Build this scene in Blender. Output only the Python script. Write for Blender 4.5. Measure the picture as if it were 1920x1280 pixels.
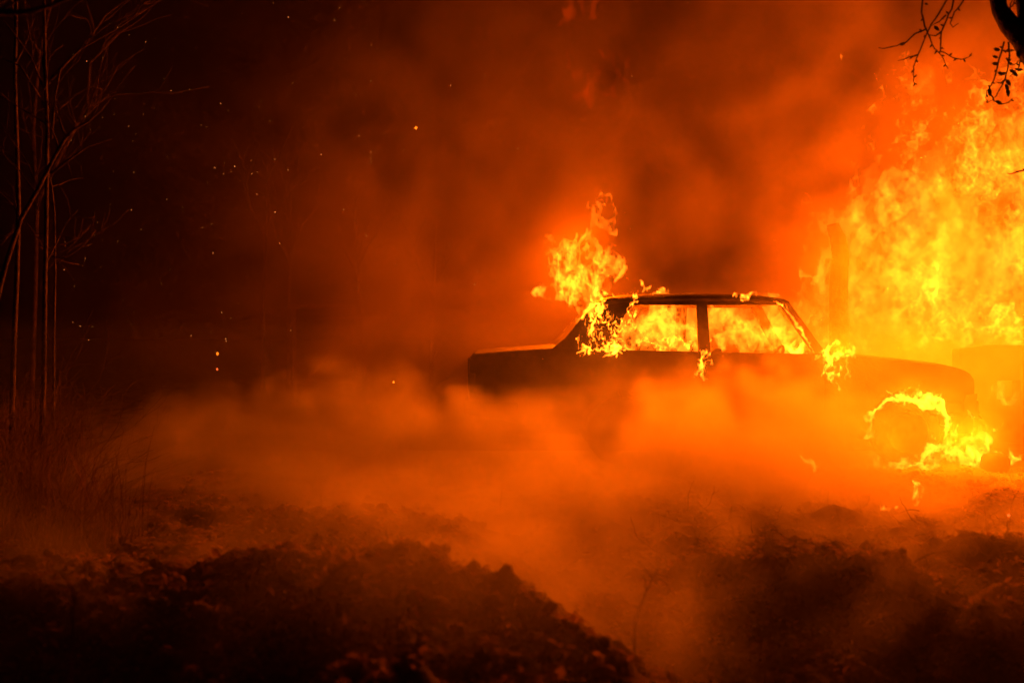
import bpy, math, random
import numpy as np
from mathutils import Vector

for o in list(bpy.data.objects):
    bpy.data.objects.remove(o)
S = bpy.context.scene
C = S.collection
rnd = random.Random(7)
rng = np.random.default_rng(11)
PI = math.pi

# ---------------------------------------------------------------- camera
CAM_Z = 1.17
F = 2160.0            # focal length in pixels of the 1920 px wide photograph
HZ = 620.0            # row of the horizon
cd = bpy.data.cameras.new('camera')
cam = bpy.data.objects.new('camera', cd)
C.objects.link(cam)
cam.location = (0, 0, CAM_Z)
cam.rotation_euler = (math.radians(90) - math.atan(20 / F), 0, 0)
cd.sensor_width = 36
cd.lens = 36 * F / 1920
cd.clip_start = 0.05
cd.clip_end = 600
cd.dof.use_dof = True
cd.dof.focus_distance = 10.3
cd.dof.aperture_fstop = 1.6
S.camera = cam

# ---------------------------------------------------------------- world (night), exposure
w = bpy.data.worlds.new('World')
S.world = w
w.use_nodes = True
nt = w.node_tree
sky = nt.nodes.new('ShaderNodeTexSky')
sky.sky_type = 'NISHITA'
sky.sun_disc = False
sky.sun_elevation = math.radians(-9)
sky.sun_rotation = math.radians(200)
nt.links.new(sky.outputs[0], nt.nodes['Background'].inputs[0])
nt.nodes['Background'].inputs[1].default_value = 0.004
S.view_settings.view_transform = 'Standard'
S.view_settings.look = 'None'
S.view_settings.exposure = 0.0
S.view_settings.gamma = 1.0
S.view_settings.use_curve_mapping = False
cy = S.cycles
cy.use_denoising = True
cy.use_adaptive_sampling = True
cy.adaptive_threshold = 0.03
cy.volume_bounces = 1
cy.volume_step_rate = 4.0
cy.use_light_tree = False
cy.volume_max_steps = 256
cy.max_bounces = 4
cy.diffuse_bounces = 2
cy.glossy_bounces = 1
cy.transparent_max_bounces = 16
cy.sample_clamp_indirect = 4.0
cy.sample_clamp_direct = 0.0

GLOW = (1.0, 0.102, 0.0005)       # colour of the fire light
FLAME = (1.0, 0.18, 0.007)        # colour of the flames themselves
LIGHT = 1.0                       # master scale of the fire light


def at(px, py, y):
    """photograph pixel at depth y -> point"""
    return Vector(((px - 960) / F * y, y, CAM_Z - (py - HZ) / F * y))


# ---------------------------------------------------------------- noise
def make_noise(n, beta, k0, k1, seed):
    r = np.random.default_rng(seed)
    f = np.fft.rfftn(r.standard_normal((n, n, n)))
    kx = np.fft.fftfreq(n) * n
    kz = np.fft.rfftfreq(n) * n
    k = np.sqrt(kx[:, None, None] ** 2 + kx[None, :, None] ** 2 + kz[None, None, :] ** 2)
    k[0, 0, 0] = 1
    a = k ** (-beta) * (k >= k0) * (k <= k1)
    v = np.fft.irfftn(f * a, s=(n, n, n))
    return ((v - v.mean()) / v.std()).astype(np.float32)


NZ = [make_noise(64, 2.6, 2, 26, s) for s in (1, 2, 3)]      # fractal, tile = 1 unit
NB = [make_noise(64, 1.6, 3, 12, s) for s in (4, 5, 6)]      # band limited


def samp(N, x, y, z):
    n = N.shape[0]
    x = np.mod(x, 1.0) * n; y = np.mod(y, 1.0) * n; z = np.mod(z, 1.0) * n
    i = x.astype(np.int32); j = y.astype(np.int32); k = z.astype(np.int32)
    fx = (x - i).astype(np.float32); fy = (y - j).astype(np.float32); fz = (z - k).astype(np.float32)
    i %= n; j %= n; k %= n
    i1 = (i + 1) % n; j1 = (j + 1) % n; k1 = (k + 1) % n
    c00 = N[i, j, k] * (1 - fx) + N[i1, j, k] * fx
    c10 = N[i, j1, k] * (1 - fx) + N[i1, j1, k] * fx
    c01 = N[i, j, k1] * (1 - fx) + N[i1, j, k1] * fx
    c11 = N[i, j1, k1] * (1 - fx) + N[i1, j1, k1] * fx
    c0 = c00 * (1 - fy) + c10 * fy
    c1 = c01 * (1 - fy) + c11 * fy
    return c0 * (1 - fz) + c1 * fz


def sstep(a, b, x):
    t = np.clip((x - a) / (b - a), 0, 1)
    return t * t * (3 - 2 * t)


# ---------------------------------------------------------------- mesh helpers
class MB:
    def __init__(self):
        self.v = []; self.f = []

    def add(self, vs, fs):
        b = len(self.v)
        self.v += [tuple(p) for p in vs]
        self.f += [tuple(i + b for i in q) for q in fs]
        return self

    def box(self, x0, x1, y0, y1, z0, z1):
        return self.add([(x0, y0, z0), (x1, y0, z0), (x1, y1, z0), (x0, y1, z0), (x0, y0, z1), (x1, y0, z1), (x1, y1, z1), (x0, y1, z1)],
                        [(0, 3, 2, 1), (4, 5, 6, 7), (0, 1, 5, 4), (1, 2, 6, 5), (2, 3, 7, 6), (3, 0, 4, 7)])

    def prism(self, poly, y0, y1):
        """x-z outline extruded along y"""
        n = len(poly)
        a = [(p[0], y0, p[1]) for p in poly] + [(p[0], y1, p[1]) for p in poly]
        return self.add(a, [tuple(range(n)), tuple(range(2 * n - 1, n - 1, -1))] + [(i, i + n, (i + 1) % n + n, (i + 1) % n) for i in range(n)])

    def tube(self, pts, rad, n=6, cap=True):
        pts = [Vector(p) for p in pts]
        vs = []; fs = []
        up = Vector((0.13, 0.97, 0.2))
        for i, p in enumerate(pts):
            d = (pts[min(i + 1, len(pts) - 1)] - pts[max(i - 1, 0)]).normalized()
            a = d.cross(up)
            if a.length < 1e-3:
                a = d.cross(Vector((1, 0, 0)))
            a.normalize(); b = d.cross(a)
            r = rad[i] if isinstance(rad, (list, tuple)) else rad
            for k in range(n):
                t = 2 * PI * k / n
                vs.append(p + a * (r * math.cos(t)) + b * (r * math.sin(t)))
        for i in range(len(pts) - 1):
            for k in range(n):
                k2 = (k + 1) % n
                fs.append((i * n + k, i * n + k2, (i + 1) * n + k2, (i + 1) * n + k))
        if cap:
            fs.append(tuple(range(n - 1, -1, -1)))
            m = (len(pts) - 1) * n
            fs.append(tuple(range(m, m + n)))
        return self.add(vs, fs)

    def lathe(self, prof, c, n=32):
        """profile (radius, y offset) turned about the y axis at c"""
        vs = []; fs = []
        m = len(prof)
        for k in range(n):
            t = 2 * PI * k / n
            for r, dy in prof:
                vs.append((c[0] + r * math.cos(t), c[1] + dy, c[2] + r * math.sin(t)))
        for k in range(n):
            k2 = (k + 1) % n
            for i in range(m - 1):
                fs.append((k * m + i, k * m + i + 1, k2 * m + i + 1, k2 * m + i))
        return self.add(vs, fs)

    def build(self, name, mat, parent=None, smooth=False, bevel=0):
        me = bpy.data.meshes.new(name)
        me.from_pydata(self.v, [], self.f)
        me.update()
        o = bpy.data.objects.new(name, me)
        C.objects.link(o)
        if mat:
            me.materials.append(mat)
        if smooth:
            me.polygons.foreach_set('use_smooth', [True] * len(me.polygons))
        if parent:
            o.parent = parent
        if bevel:
            b = o.modifiers.new('bevel', 'BEVEL')
            b.width = bevel; b.segments = 2; b.limit_method = 'ANGLE'
        return o


def tag(o, label=None, cat=None, group=None, kind=None):
    if label: o['label'] = label
    if cat: o['category'] = cat
    if group: o['group'] = group
    if kind: o['kind'] = kind
    return o


def empty(name, loc=(0, 0, 0)):
    o = bpy.data.objects.new(name, None)
    C.objects.link(o)
    o.location = loc
    return o


def np_mesh(name, V, Q, mat, smooth=True):
    me = bpy.data.meshes.new(name)
    nq, k = Q.shape
    me.vertices.add(len(V)); me.vertices.foreach_set('co', np.ascontiguousarray(V, np.float32).ravel())
    me.loops.add(nq * k); me.loops.foreach_set('vertex_index', np.ascontiguousarray(Q, np.int32).ravel())
    me.polygons.add(nq)
    me.polygons.foreach_set('loop_start', np.arange(0, nq * k, k, dtype=np.int32))
    me.polygons.foreach_set('use_smooth', np.full(nq, smooth))
    me.update(calc_edges=True)
    if mat: me.materials.append(mat)
    o = bpy.data.objects.new(name, me)
    C.objects.link(o)
    return o


def isosurface(A, lo, vox):
    """naive surface nets of the region A > 0"""
    A = A.copy()
    A[0] = A[-1] = -1; A[:, 0] = A[:, -1] = -1; A[:, :, 0] = A[:, :, -1] = -1
    A = np.where(np.abs(A) < 1e-5, -1e-5, A)
    nx, ny, nz = A.shape
    ins = A > 0
    cs = [(i, j, k) for i in (0, 1) for j in (0, 1) for k in (0, 1)]
    sl = lambda M, c: M[c[0]:nx - 1 + c[0], c[1]:ny - 1 + c[1], c[2]:nz - 1 + c[2]]
    cnt = sum(sl(ins, c).astype(np.int8) for c in cs)
    act = (cnt > 0) & (cnt < 8)
    idx = np.argwhere(act)
    if len(idx) == 0:
        return np.zeros((0, 3)), np.zeros((0, 4), int)
    vid = np.full(act.shape, -1, np.int64); vid[act] = np.arange(len(idx))
    val = {c: A[idx[:, 0] + c[0], idx[:, 1] + c[1], idx[:, 2] + c[2]] for c in cs}
    acc = np.zeros((len(idx), 3)); num = np.zeros(len(idx))
    for c in cs:
        for ax in range(3):
            if c[ax] == 0:
                d = list(c); d[ax] = 1; d = tuple(d)
                a, b = val[c], val[d]
                m = (a > 0) != (b > 0)
                t = np.where(m, a / np.where(m, a - b, 1), 0)
                p = np.tile(np.array(c, float), (len(idx), 1)); p[:, ax] = t
                acc += p * m[:, None]; num += m
    V = np.array(lo) + vox * (idx + acc / num[:, None])
    Q = []
    for ax in range(3):
        s0 = [slice(1, -1)] * 3; s1 = [slice(1, -1)] * 3
        s0[ax] = slice(0, -1); s1[ax] = slice(1, None)
        a = ins[tuple(s0)]; b = ins[tuple(s1)]
        u, v = (ax + 1) % 3, (ax + 2) % 3
        for m, flip in ((a & ~b, False), (~a & b, True)):
            e = np.argwhere(m)
            if len(e) == 0: continue
            off = np.ones(3, int); off[ax] = 0
            e = e + off
            def cell(du, dv):
                q = e.copy(); q[:, u] += du; q[:, v] += dv
                return vid[q[:, 0], q[:, 1], q[:, 2]]
            q = np.stack([cell(-1, -1), cell(0, -1), cell(0, 0), cell(-1, 0)], 1)
            Q.append(q[:, ::-1] if flip else q)
    return V, np.concatenate(Q)


# ---------------------------------------------------------------- materials
def mat_surface(name, c0, c1, scale=6.0, rough=0.9, bump=0.0, bscale=30.0, detail=6):
    m = bpy.data.materials.new(name)
    m.use_nodes = True
    n = m.node_tree.nodes; l = m.node_tree.links
    p = n['Principled BSDF']
    p.inputs['Roughness'].default_value = rough
    tc = n.new('ShaderNodeTexCoord')
    t = n.new('ShaderNodeTexNoise'); t.inputs['Scale'].default_value = scale; t.inputs['Detail'].default_value = detail
    r = n.new('ShaderNodeValToRGB')
    r.color_ramp.elements[0].position = 0.35; r.color_ramp.elements[1].position = 0.68
    r.color_ramp.elements[0].color = (*c0, 1); r.color_ramp.elements[1].color = (*c1, 1)
    l.new(tc.outputs['Object'], t.inputs['Vector']); l.new(t.outputs['Fac'], r.inputs['Fac']); l.new(r.outputs['Color'], p.inputs['Base Color'])
    if bump:
        t2 = n.new('ShaderNodeTexNoise'); t2.inputs['Scale'].default_value = bscale; t2.inputs['Detail'].default_value = 5
        b = n.new('ShaderNodeBump'); b.inputs['Strength'].default_value = bump; b.inputs['Distance'].default_value = 0.02
        l.new(tc.outputs['Object'], t2.inputs['Vector']); l.new(t2.outputs['Fac'], b.inputs['Height']); l.new(b.outputs['Normal'], p.inputs['Normal'])
    return m


M = {
    'soil': mat_surface('charred_soil', (0.05, 0.036, 0.027), (0.3, 0.22, 0.16), 5, 0.95, 0.9, 45),
    'char': mat_surface('charred_paint', (0.018, 0.016, 0.015), (0.07, 0.05, 0.04), 5, 0.75, 0.3, 60),
    'black': mat_surface('soot', (0.01, 0.01, 0.01), (0.03, 0.027, 0.025), 8, 0.9),
    'rubber': mat_surface('burnt_rubber', (0.012, 0.012, 0.012), (0.035, 0.03, 0.03), 12, 0.95, 0.4, 50),
    'metal': mat_surface('burnt_steel', (0.05, 0.04, 0.035), (0.16, 0.11, 0.08), 9, 0.6, 0.2, 60),
    'bark': mat_surface('bark', (0.03, 0.022, 0.017), (0.15, 0.10, 0.075), 14, 0.95, 0.8, 60),
    'dark_bark': mat_surface('dark_bark', (0.02, 0.016, 0.013), (0.07, 0.05, 0.04), 14, 0.95, 0.8, 60),
    'straw': mat_surface('dry_grass', (0.10, 0.065, 0.035), (0.34, 0.22, 0.12), 3, 0.9),
    'leaf': mat_surface('dry_leaf', (0.22, 0.13, 0.07), (0.6, 0.4, 0.22), 2, 0.8),
    'stone': mat_surface('stone', (0.12, 0.1, 0.09), (0.3, 0.26, 0.23), 6, 0.95, 0.6, 25),
    'wood': mat_surface('weathered_wood', (0.12, 0.09, 0.07), (0.3, 0.22, 0.16), 8, 0.95, 0.5, 40),
}


def add_translucency(m, fac):
    n = m.node_tree.nodes; l = m.node_tree.links
    p = n['Principled BSDF']
    t = n.new('ShaderNodeBsdfTranslucent'); mx = n.new('ShaderNodeMixShader'); mx.inputs[0].default_value = fac
    l.new(p.inputs['Base Color'].links[0].from_socket, t.inputs['Color'])
    l.new(p.outputs[0], mx.inputs[1]); l.new(t.outputs[0], mx.inputs[2]); l.new(mx.outputs[0], n['Material Output'].inputs['Surface'])


add_translucency(M['leaf'], 0.5)
add_translucency(M['straw'], 0.4)


def mat_flame(name, strength, col=FLAME):
    m = bpy.data.materials.new(name)
    m.use_nodes = True
    n = m.node_tree.nodes; l = m.node_tree.links
    n.remove(n['Principled BSDF'])
    e = n.new('ShaderNodeEmission')
    e.inputs['Color'].default_value = (*col, 1)
    e.inputs['Strength'].default_value = strength
    l.new(e.outputs[0], n['Material Output'].inputs['Volume'])
    return m


def mat_ember(name, strength, col=FLAME):
    m = bpy.data.materials.new(name)
    m.use_nodes = True
    n = m.node_tree.nodes; l = m.node_tree.links
    n.remove(n['Principled BSDF'])
    e = n.new('ShaderNodeEmission')
    e.inputs['Color'].default_value = (*col, 1)
    e.inputs['Strength'].default_value = strength
    l.new(e.outputs[0], n['Material Output'].inputs['Surface'])
    return m


# ================================================================ GROUND
RIDGE = [(-3.6, 5.6, -0.02), (-2.3, 5.3, 0.0), (-1.75, 5.15, 0.08), (-1.02, 5.0, 0.31), (-0.75, 4.9, 0.27), (-0.33, 4.65, 0.29), (-0.12, 4.5, 0.25),
         (0.06, 4.35, 0.18), (0.46, 3.95, 0.02), (0.85, 3.5, -0.2), (1.2, 3.0, -0.45)]
BANK = [(0.55, 6.0, -0.1), (0.75, 5.6, 0.03), (1.1, 5.5, 0.10), (1.5, 5.35, 0.09), (1.9, 5.2, 0.05), (2.5, 5.0, 0.05), (3.4, 4.8, 0.05), (5.0, 4.5, 0.0)]


def poly_field(x, y, P):
    best = np.full(x.shape, 1e9); hh = np.zeros(x.shape); sd = np.zeros(x.shape)
    for (ax, ay, ah), (bx, by, bh) in zip(P[:-1], P[1:]):
        dx, dy = bx - ax, by - ay
        L2 = dx * dx + dy * dy
        t = np.clip(((x - ax) * dx + (y - ay) * dy) / L2, 0, 1)
        ex = x - ax - t * dx; ey = y - ay - t * dy
        d = np.sqrt(ex * ex + ey * ey)
        m = d < best
        best = np.where(m, d, best); hh = np.where(m, ah + t * (bh - ah), hh)
        sd = np.where(m, np.sign(dx * ey - dy * ex), sd)       # + = far side
    return best, hh, sd


def smax(a, b, k):
    h = np.clip(0.5 + 0.5 * (a - b) / k, 0, 1)
    return b * (1 - h) + a * h + k * h * (1 - h)


def ground_h(x, y, fine=True):
    x = np.asarray(x, float); y = np.asarray(y, float)
    near = 1 - sstep(5.5, 8.5, y)
    h = 0.05 * samp(NZ[0], x / 9, y / 9, 0 * x + .3) * (0.4 + near)
    # the ground falls away towards the camera on the right and in the gully
    h = h - 0.42 * (1 - sstep(3.6, 5.6, y)) * sstep(-0.5, 0.9, x) - 0.16 * (1 - sstep(3.0, 5.5, y))
    gx = 0.15 + 0.17 * (6.5 - y)
    h = h - 0.2 * np.exp(-((x - gx) / 0.55) ** 2) * near * sstep(3.0, 4.5, y)
    d, ch, sd = poly_field(x, y, RIDGE)
    slope = np.where(sd > 0, 0.6, 0.05 + 0.45 * (1 - sstep(-1.0, -0.55, x)))
    h = smax(h, ch - slope * np.sqrt(d * d + 0.02) + 0.02 * samp(NZ[1], x / 2.4, y / 2.4, 0 * x), 0.14)
    mound = np.exp(-(d / 0.8) ** 2)
    d, ch, sd = poly_field(x, y, BANK)
    slope = np.where(sd > 0, 0.10, 0.75)
    h = smax(h, ch - slope * np.sqrt(d * d + 0.01), 0.07)
    # wheel rut running to the right
    rut = np.exp(-((y - (6.3 - 0.5 * (x - 2))) / 0.16) ** 2) * sstep(1.2, 2.2, x)
    rim = np.exp(-((y - (5.95 - 0.5 * (x - 2))) / 0.10) ** 2) * sstep(1.6, 2.2, x)
    h = h - 0.07 * rut + 0.09 * rim
    if fine:
        amp = near * 0.75 + 0.25
        h = h + amp * (0.05 * (1 - .85 * mound) * samp(NB[0], x / 2.6, y / 2.6, 0 * x + .1) * (0.3 + 0.7 * sstep(0, 1.5, samp(NZ[2], x / 4, y / 4, 0 * x) + .5))
                       + 0.016 * samp(NB[1], x / 0.9, y / 0.9, 0 * x + .7) + 0.008 * np.abs(samp(NB[2], x / 0.4, y / 0.4, 0 * x + .2)))
    return h


def gh(x, y):
    return float(ground_h(np.array([x]), np.array([y]))[0])


def axis(fine0, fine1, step, far0, far1, g=1.12):
    a = list(np.arange(fine0, fine1 + 1e-6, step))
    s = step
    while a[-1] < far1: s *= g; a.append(a[-1] + s)
    s = step
    while a[0] > far0: s *= g; a.insert(0, a[0] - s)
    return np.array(a)


gx = axis(-4.2, 4.6, 0.028, -90, 90, 1.09)
gy = axis(2.6, 9.6, 0.028, -12, 150, 1.06)
X, Y = np.meshgrid(gx, gy, indexing='ij')
Z = ground_h(X.ravel(), Y.ravel())
V = np.stack([X.ravel(), Y.ravel(), Z], 1)
ii, jj = np.meshgrid(np.arange(len(gx) - 1), np.arange(len(gy) - 1), indexing='ij')
a = (ii * len(gy) + jj).ravel()
Q = np.stack([a, a + len(gy), a + len(gy) + 1, a + 1], 1)
g = np_mesh('ground', V, Q, M['soil'])
g['kind'] = 'structure'

# ================================================================ CAR
NY = 10.0            # near side of the car
HW = 0.80            # half width
CY = NY + HW


def cx(px): return (px - 960) / 216.0
def cz(py): return CAM_Z - (py - HZ) / 216.0


car = empty('burning_car', (cx(1355), CY, 0))
tag(car, 'burnt two-door saloon car in dark silhouette with flames filling its windows', 'car')
CO = Vector(car.location)


class LB(MB):
    """car-local builder: world coordinates in, local out"""
    def build(self, name, mat, parent=None, **k):
        self.v = [tuple(Vector(p) - CO) for p in self.v]
        return super().build(name, mat, parent or car, **k)


FW, RW = cx(1705), cx(1165)
WR, AR = 0.30, 0.365
WZ = 0.295
top_pts = [(cx(880), cz(674)), (cx(886), cz(666)), (cx(960), cz(659)), (cx(1040), cz(654)), (cx(1150), cz(656)), (cx(1545), cz(664)),
           (cx(1640), cz(672)), (cx(1740), cz(683)), (cx(1800), cz(690)), (cx(1826), cz(700)), (cx(1836), cz(712))]
TX = np.array([p[0] for p in top_pts]); TZ = np.array([p[1] for p in top_pts])


def ztop(x): return float(np.interp(x, TX, TZ))


def zbot(x):
    b = 0.27
    if x < RW - 0.5: b = 0.27 + 0.16 * min(1, (RW - 0.5 - x) / 0.7)
    if x > FW + 0.36: b = 0.27 + 0.03 * (x - FW - 0.36)
    for c in (FW, RW):
        d = abs(x - c)
        if d < AR: b = max(b, WZ + math.sqrt(AR * AR - d * d))
    return b


def hwid(x, z):
    u = (z - 0.27) / 0.7
    s = HW - 0.035 * max(0, u - 0.55) ** 2 * 6 - 0.05 * max(0, 0.35 - u) ** 2 * 4 + 0.012 * math.exp(-((z - 0.66) / 0.05) ** 2)
    e = min(x - TX[0], TX[-1] - x)
    return s - 0.11 * max(0, 1 - e / 0.35) ** 2


xs = sorted(set([round(v, 4) for v in np.linspace(TX[0], TX[-1], 90)] + [round(c + AR * math.cos(t), 4) for c in (FW, RW) for t in np.linspace(0, PI, 33)]
                + [round(c + s * (AR + .001), 4) for c in (FW, RW) for s in (-1, 1)]))
NR = 12
body = LB()
for s in (-1, 1):
    vs = []; fs = []
    for x in xs:
        b, t = zbot(x), ztop(x)
        for r in range(NR + 1):
            z = b + (t - b) * r / NR
            vs.append((x, CY + s * hwid(x, z), z))
    for i in range(len(xs) - 1):
        for r in range(NR):
            q = (i * (NR + 1) + r, (i + 1) * (NR + 1) + r, (i + 1) * (NR + 1) + r + 1, i * (NR + 1) + r + 1)
            fs.append(q if s < 0 else q[::-1])
    body.add(vs, fs)
# tail and nose faces
for x, sg in ((xs[0], -1), (xs[-1], 1)):
    vs = []; b, t = zbot(x), ztop(x)
    for r in range(NR + 1):
        z = b + (t - b) * r / NR
        for k in range(7):
            vs.append((x + sg * 0.04 * (1 - (k / 3 - 1) ** 2), CY + (k / 3 - 1) * hwid(x, z), z))
    fs = [(r * 7 + k, r * 7 + k + 1, r * 7 + 7 + k + 1, r * 7 + 7 + k) for r in range(NR) for k in range(6)]
    body.add(vs, fs if sg > 0 else [q[::-1] for q in fs])
# floor pan
body.box(TX[0] + 0.1, TX[-1] - 0.1, CY - 0.45, CY + 0.45, 0.25, 0.30)
# inner wheel houses and bulkheads
for c in (FW, RW):
    for s in (-1, 1):
        body.box(c - AR, c + AR, min(CY + s * 0.46, CY + s * 0.5), max(CY + s * 0.46, CY + s * 0.5), 0.28, ztop(c) - 0.03)
body.box(cx(1545), cx(1545) + 0.03, CY - .74, CY + .74, 0.3, cz(668))
body.box(cx(1060) - 0.03, cx(1060), CY - .74, CY + .74, 0.3, cz(660))
body.build('body_shell', M['char'], smooth=True)


def deck(name, x0, x1, dz=0.002, inset=0.0, crown=0.03):
    L = LB(); n = 22; k = 13; vs = []; fs = []
    for i in range(n + 1):
        x = x0 + (x1 - x0) * i / n
        z = ztop(x)
        h = hwid(x, z) - inset
        for j in range(k):
            u = -1 + 2 * j / (k - 1)
            vs.append((x, CY + u * h, z + dz + crown * (1 - u * u)))
    fs = [(i * k + j, (i + 1) * k + j, (i + 1) * k + j + 1, i * k + j + 1) for i in range(n) for j in range(k - 1)]
    L.add(vs, fs)
    o = L.build(name, M['char'], smooth=True)
    sm = o.modifiers.new('solid', 'SOLIDIFY'); sm.thickness = 0.018; sm.offset = -1
    return o


deck('bonnet', cx(1552), TX[-1] - 0.02)
deck('boot_lid', TX[0] + 0.005, cx(1045))

# greenhouse: side frames leaning inwards
ZB, ZR = cz(657), cz(566)


def side_y(s, z):
    return CY + s * (0.765 - 0.16 * (z - ZB) / (ZR - ZB))


def slab(L, poly, s, th=0.045):
    """x-z polygon laid on the leaning side of the cabin"""
    n = len(poly)
    vs = [(x, side_y(s, z), z) for x, z in poly] + [(x, side_y(s, z) - s * th, z) for x, z in poly]
    fs = [tuple(range(n)), tuple(range(2 * n - 1, n - 1, -1))] + [(i, i + n, (i + 1) % n + n, (i + 1) % n) for i in range(n)]
    L.add(vs, fs)


P = lambda a: [(cx(x), cz(y)) for x, y in a]
for s in (-1, 1):
    L = LB(); slab(L, P([(1528, 664), (1552, 664), (1488, 562), (1468, 568)]), s); L.build('windscreen_pillar', M['char'], bevel=0.006)
    L = LB(); slab(L, P([(1311, 664), (1334, 664), (1333, 566), (1312, 566)]), s); L.build('door_pillar', M['char'], bevel=0.005)
    L = LB(); slab(L, P([(1032, 656), (1098, 656), (1152, 656), (1154, 640), (1162, 615), (1176, 588), (1192, 571), (1186, 560), (1150, 556), (1124, 566), (1090, 598), (1060, 634)]), s)
    L.build('rear_pillar', M['char'], bevel=0.006)
    L = LB(); slab(L, P([(1150, 571), (1480, 571), (1492, 565), (1480, 559), (1150, 557)]), s, 0.06); L.build('roof_rail', M['char'], bevel=0.006)
# roof panel
L = LB(); k = 13; n = 20; vs = []
rx = [(1122, 567), (1140, 559), (1170, 554), (1220, 551), (1300, 550), (1380, 551), (1440, 554), (1475, 558), (1492, 564)]
rxx = np.array([cx(p[0]) for p in rx]); rzz = np.array([cz(p[1]) for p in rx])
for i in range(n + 1):
    x = rxx[0] + (rxx[-1] - rxx[0]) * i / n
    z = float(np.interp(x, rxx, rzz))
    for j in range(k):
        u = -1 + 2 * j / (k - 1)
        vs.append((x, CY + u * 0.625, z + 0.02 * (1 - u * u) - 0.03 * max(0, abs(u) - 0.85) / 0.15))
L.add(vs, [(i * k + j, (i + 1) * k + j, (i + 1) * k + j + 1, i * k + j + 1) for i in range(n) for j in range(k - 1)])
o = L.build('roof', M['char'], smooth=True)
sm = o.modifiers.new('solid', 'SOLIDIFY'); sm.thickness = 0.03; sm.offset = -1
# doors, handles
for s in (-1, 1):
    vs = []; fs = []
    dx = np.linspace(cx(1316), cx(1545), 16)
    for x in dx:
        b, t = max(zbot(x), 0.33), ztop(x) - 0.004
        for r in range(9):
            z = b + (t - b) * r / 8
            vs.append((x, CY + s * (hwid(x, z) + 0.006), z))
    for i in range(15):
        for r in range(8):
            q = (i * 9 + r, (i + 1) * 9 + r, (i + 1) * 9 + r + 1, i * 9 + r + 1)
            fs.append(q if s < 0 else q[::-1])
    d = LB().add(vs, fs).build('door', M['char'], smooth=True)
    sm = d.modifiers.new('solid', 'SOLIDIFY'); sm.thickness = 0.004; sm.offset = -1
    h = LB().box(cx(1326), cx(1352), CY + s * (HW + 0.012) - .012, CY + s * (HW + 0.012) + .012, 0.80, 0.825).build('door_handle', M['metal'], bevel=0.004)
    h.parent = d
# door mirror stub, bumpers, lamps, number plates
for x0, x1, nm in ((TX[0] - 0.05, TX[0] + 0.10, 'rear_bumper'), (TX[-1] - 0.12, TX[-1] + 0.03, 'front_bumper')):
    L = LB(); L.box(x0, x1, CY - 0.74, CY + 0.74, 0.44, 0.56)
    sx = 1 if nm == 'rear_bumper' else -1
    for s in (-1, 1):
        xa = x1 if sx > 0 else x0
        L.box(min(xa, xa + sx * 0.32), max(xa, xa + sx * 0.32), min(CY + s * 0.775, CY + s * 0.815), max(CY + s * 0.775, CY + s * 0.815), 0.45, 0.55)
    L.build(nm, M['black'], bevel=0.015)
for s in (-1, 1):
    LB().box(TX[0] - 0.012, TX[0] + 0.05, CY + s * 0.56 - .16, CY + s * 0.56 + .16, 0.64, 0.80).build('tail_lamp', M['black'], bevel=0.01)
    LB().lathe([(0.001, 0), (0.08, 0.0), (0.085, 0.03), (0.001, 0.031)], (0, 0, 0), 20)
    L = LB(); L.box(TX[-1] - 0.03, TX[-1] + 0.022, CY + s * 0.5 - .11, CY + s * 0.5 + .11, 0.60, 0.72); L.build('headlamp', M['black'], bevel=0.02)
# torn nose trim hanging down
LB().prism([(cx(1815), cz(742)), (cx(1836), cz(738)), (cx(1832), cz(770)), (cx(1846), cz(786)), (cx(1822), cz(776)), (cx(1806), cz(790)), (cx(1800), cz(818)), (cx(1792), cz(822)), (cx(1786), cz(800))],
          NY + 0.03, NY + 0.06).build('torn_wing_trim', M['black'])
# wheels
for c in (FW, RW):
    for s in (-1, 1):
        y0 = CY + s * 0.67
        e = LB()
        e.lathe([(0.19, -0.09), (0.27, -0.095), (0.295, -0.08), (WR, -0.05), (WR, 0.05), (0.295, 0.08), (0.27, 0.095), (0.19, 0.09), (0.19, -0.09)], (c, y0, WR - 0.012), 40)
        wh = e.build('wheel', M['rubber'], smooth=True)
        r = LB().lathe([(0.001, s * 0.05), (0.05, s * 0.055), (0.07, s * 0.03), (0.15, s * 0.02), (0.17, s * 0.07), (0.192, s * 0.085), (0.192, -s * 0.06), (0.001, -s * 0.06)], (c, y0, WR - 0.012), 32)
        ro = r.build('rim', M['black'], smooth=True); ro.parent = wh
# interior: seats, dash, steering wheel
for x0, n_ in ((cx(1395), 2), (cx(1190), 1)):
    ww = 0.24 if n_ == 2 else 0.6
    for yy in ((CY - 0.36, CY + 0.36) if n_ == 2 else (CY,)):
        L = LB()
        L.prism([(x0, 0.55), (x0 - 0.1, 0.56), (x0 - 0.24, 1.0), (x0 - 0.16, 1.02), (x0 - 0.02, 0.62), (x0 + 0.42, 0.62), (x0 + 0.42, 0.5), (x0, 0.48)], yy - ww, yy + ww)
        L.build('seat', M['black'], bevel=0.02)
LB().prism([(cx(1500), 0.72), (cx(1500), cz(672)), (cx(1545), cz(667)), (cx(1545), 0.7)], CY - 0.7, CY + 0.7).build('dashboard', M['black'])
L = LB()
c0 = Vector((cx(1470), CY - 0.36, 0.86)); ring = []
for k in range(25):
    t = 2 * PI * k / 24
    ring.append(c0 + Vector((0.19 * math.sin(t) * 0.45, 0.19 * math.cos(t), 0.19 * math.sin(t) * 0.9)))
L.tube(ring, 0.014, 6, False); L.tube([c0, c0 + Vector((0.16, 0, -0.12))], 0.02)
L.build('steering_wheel', M['black'])

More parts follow.
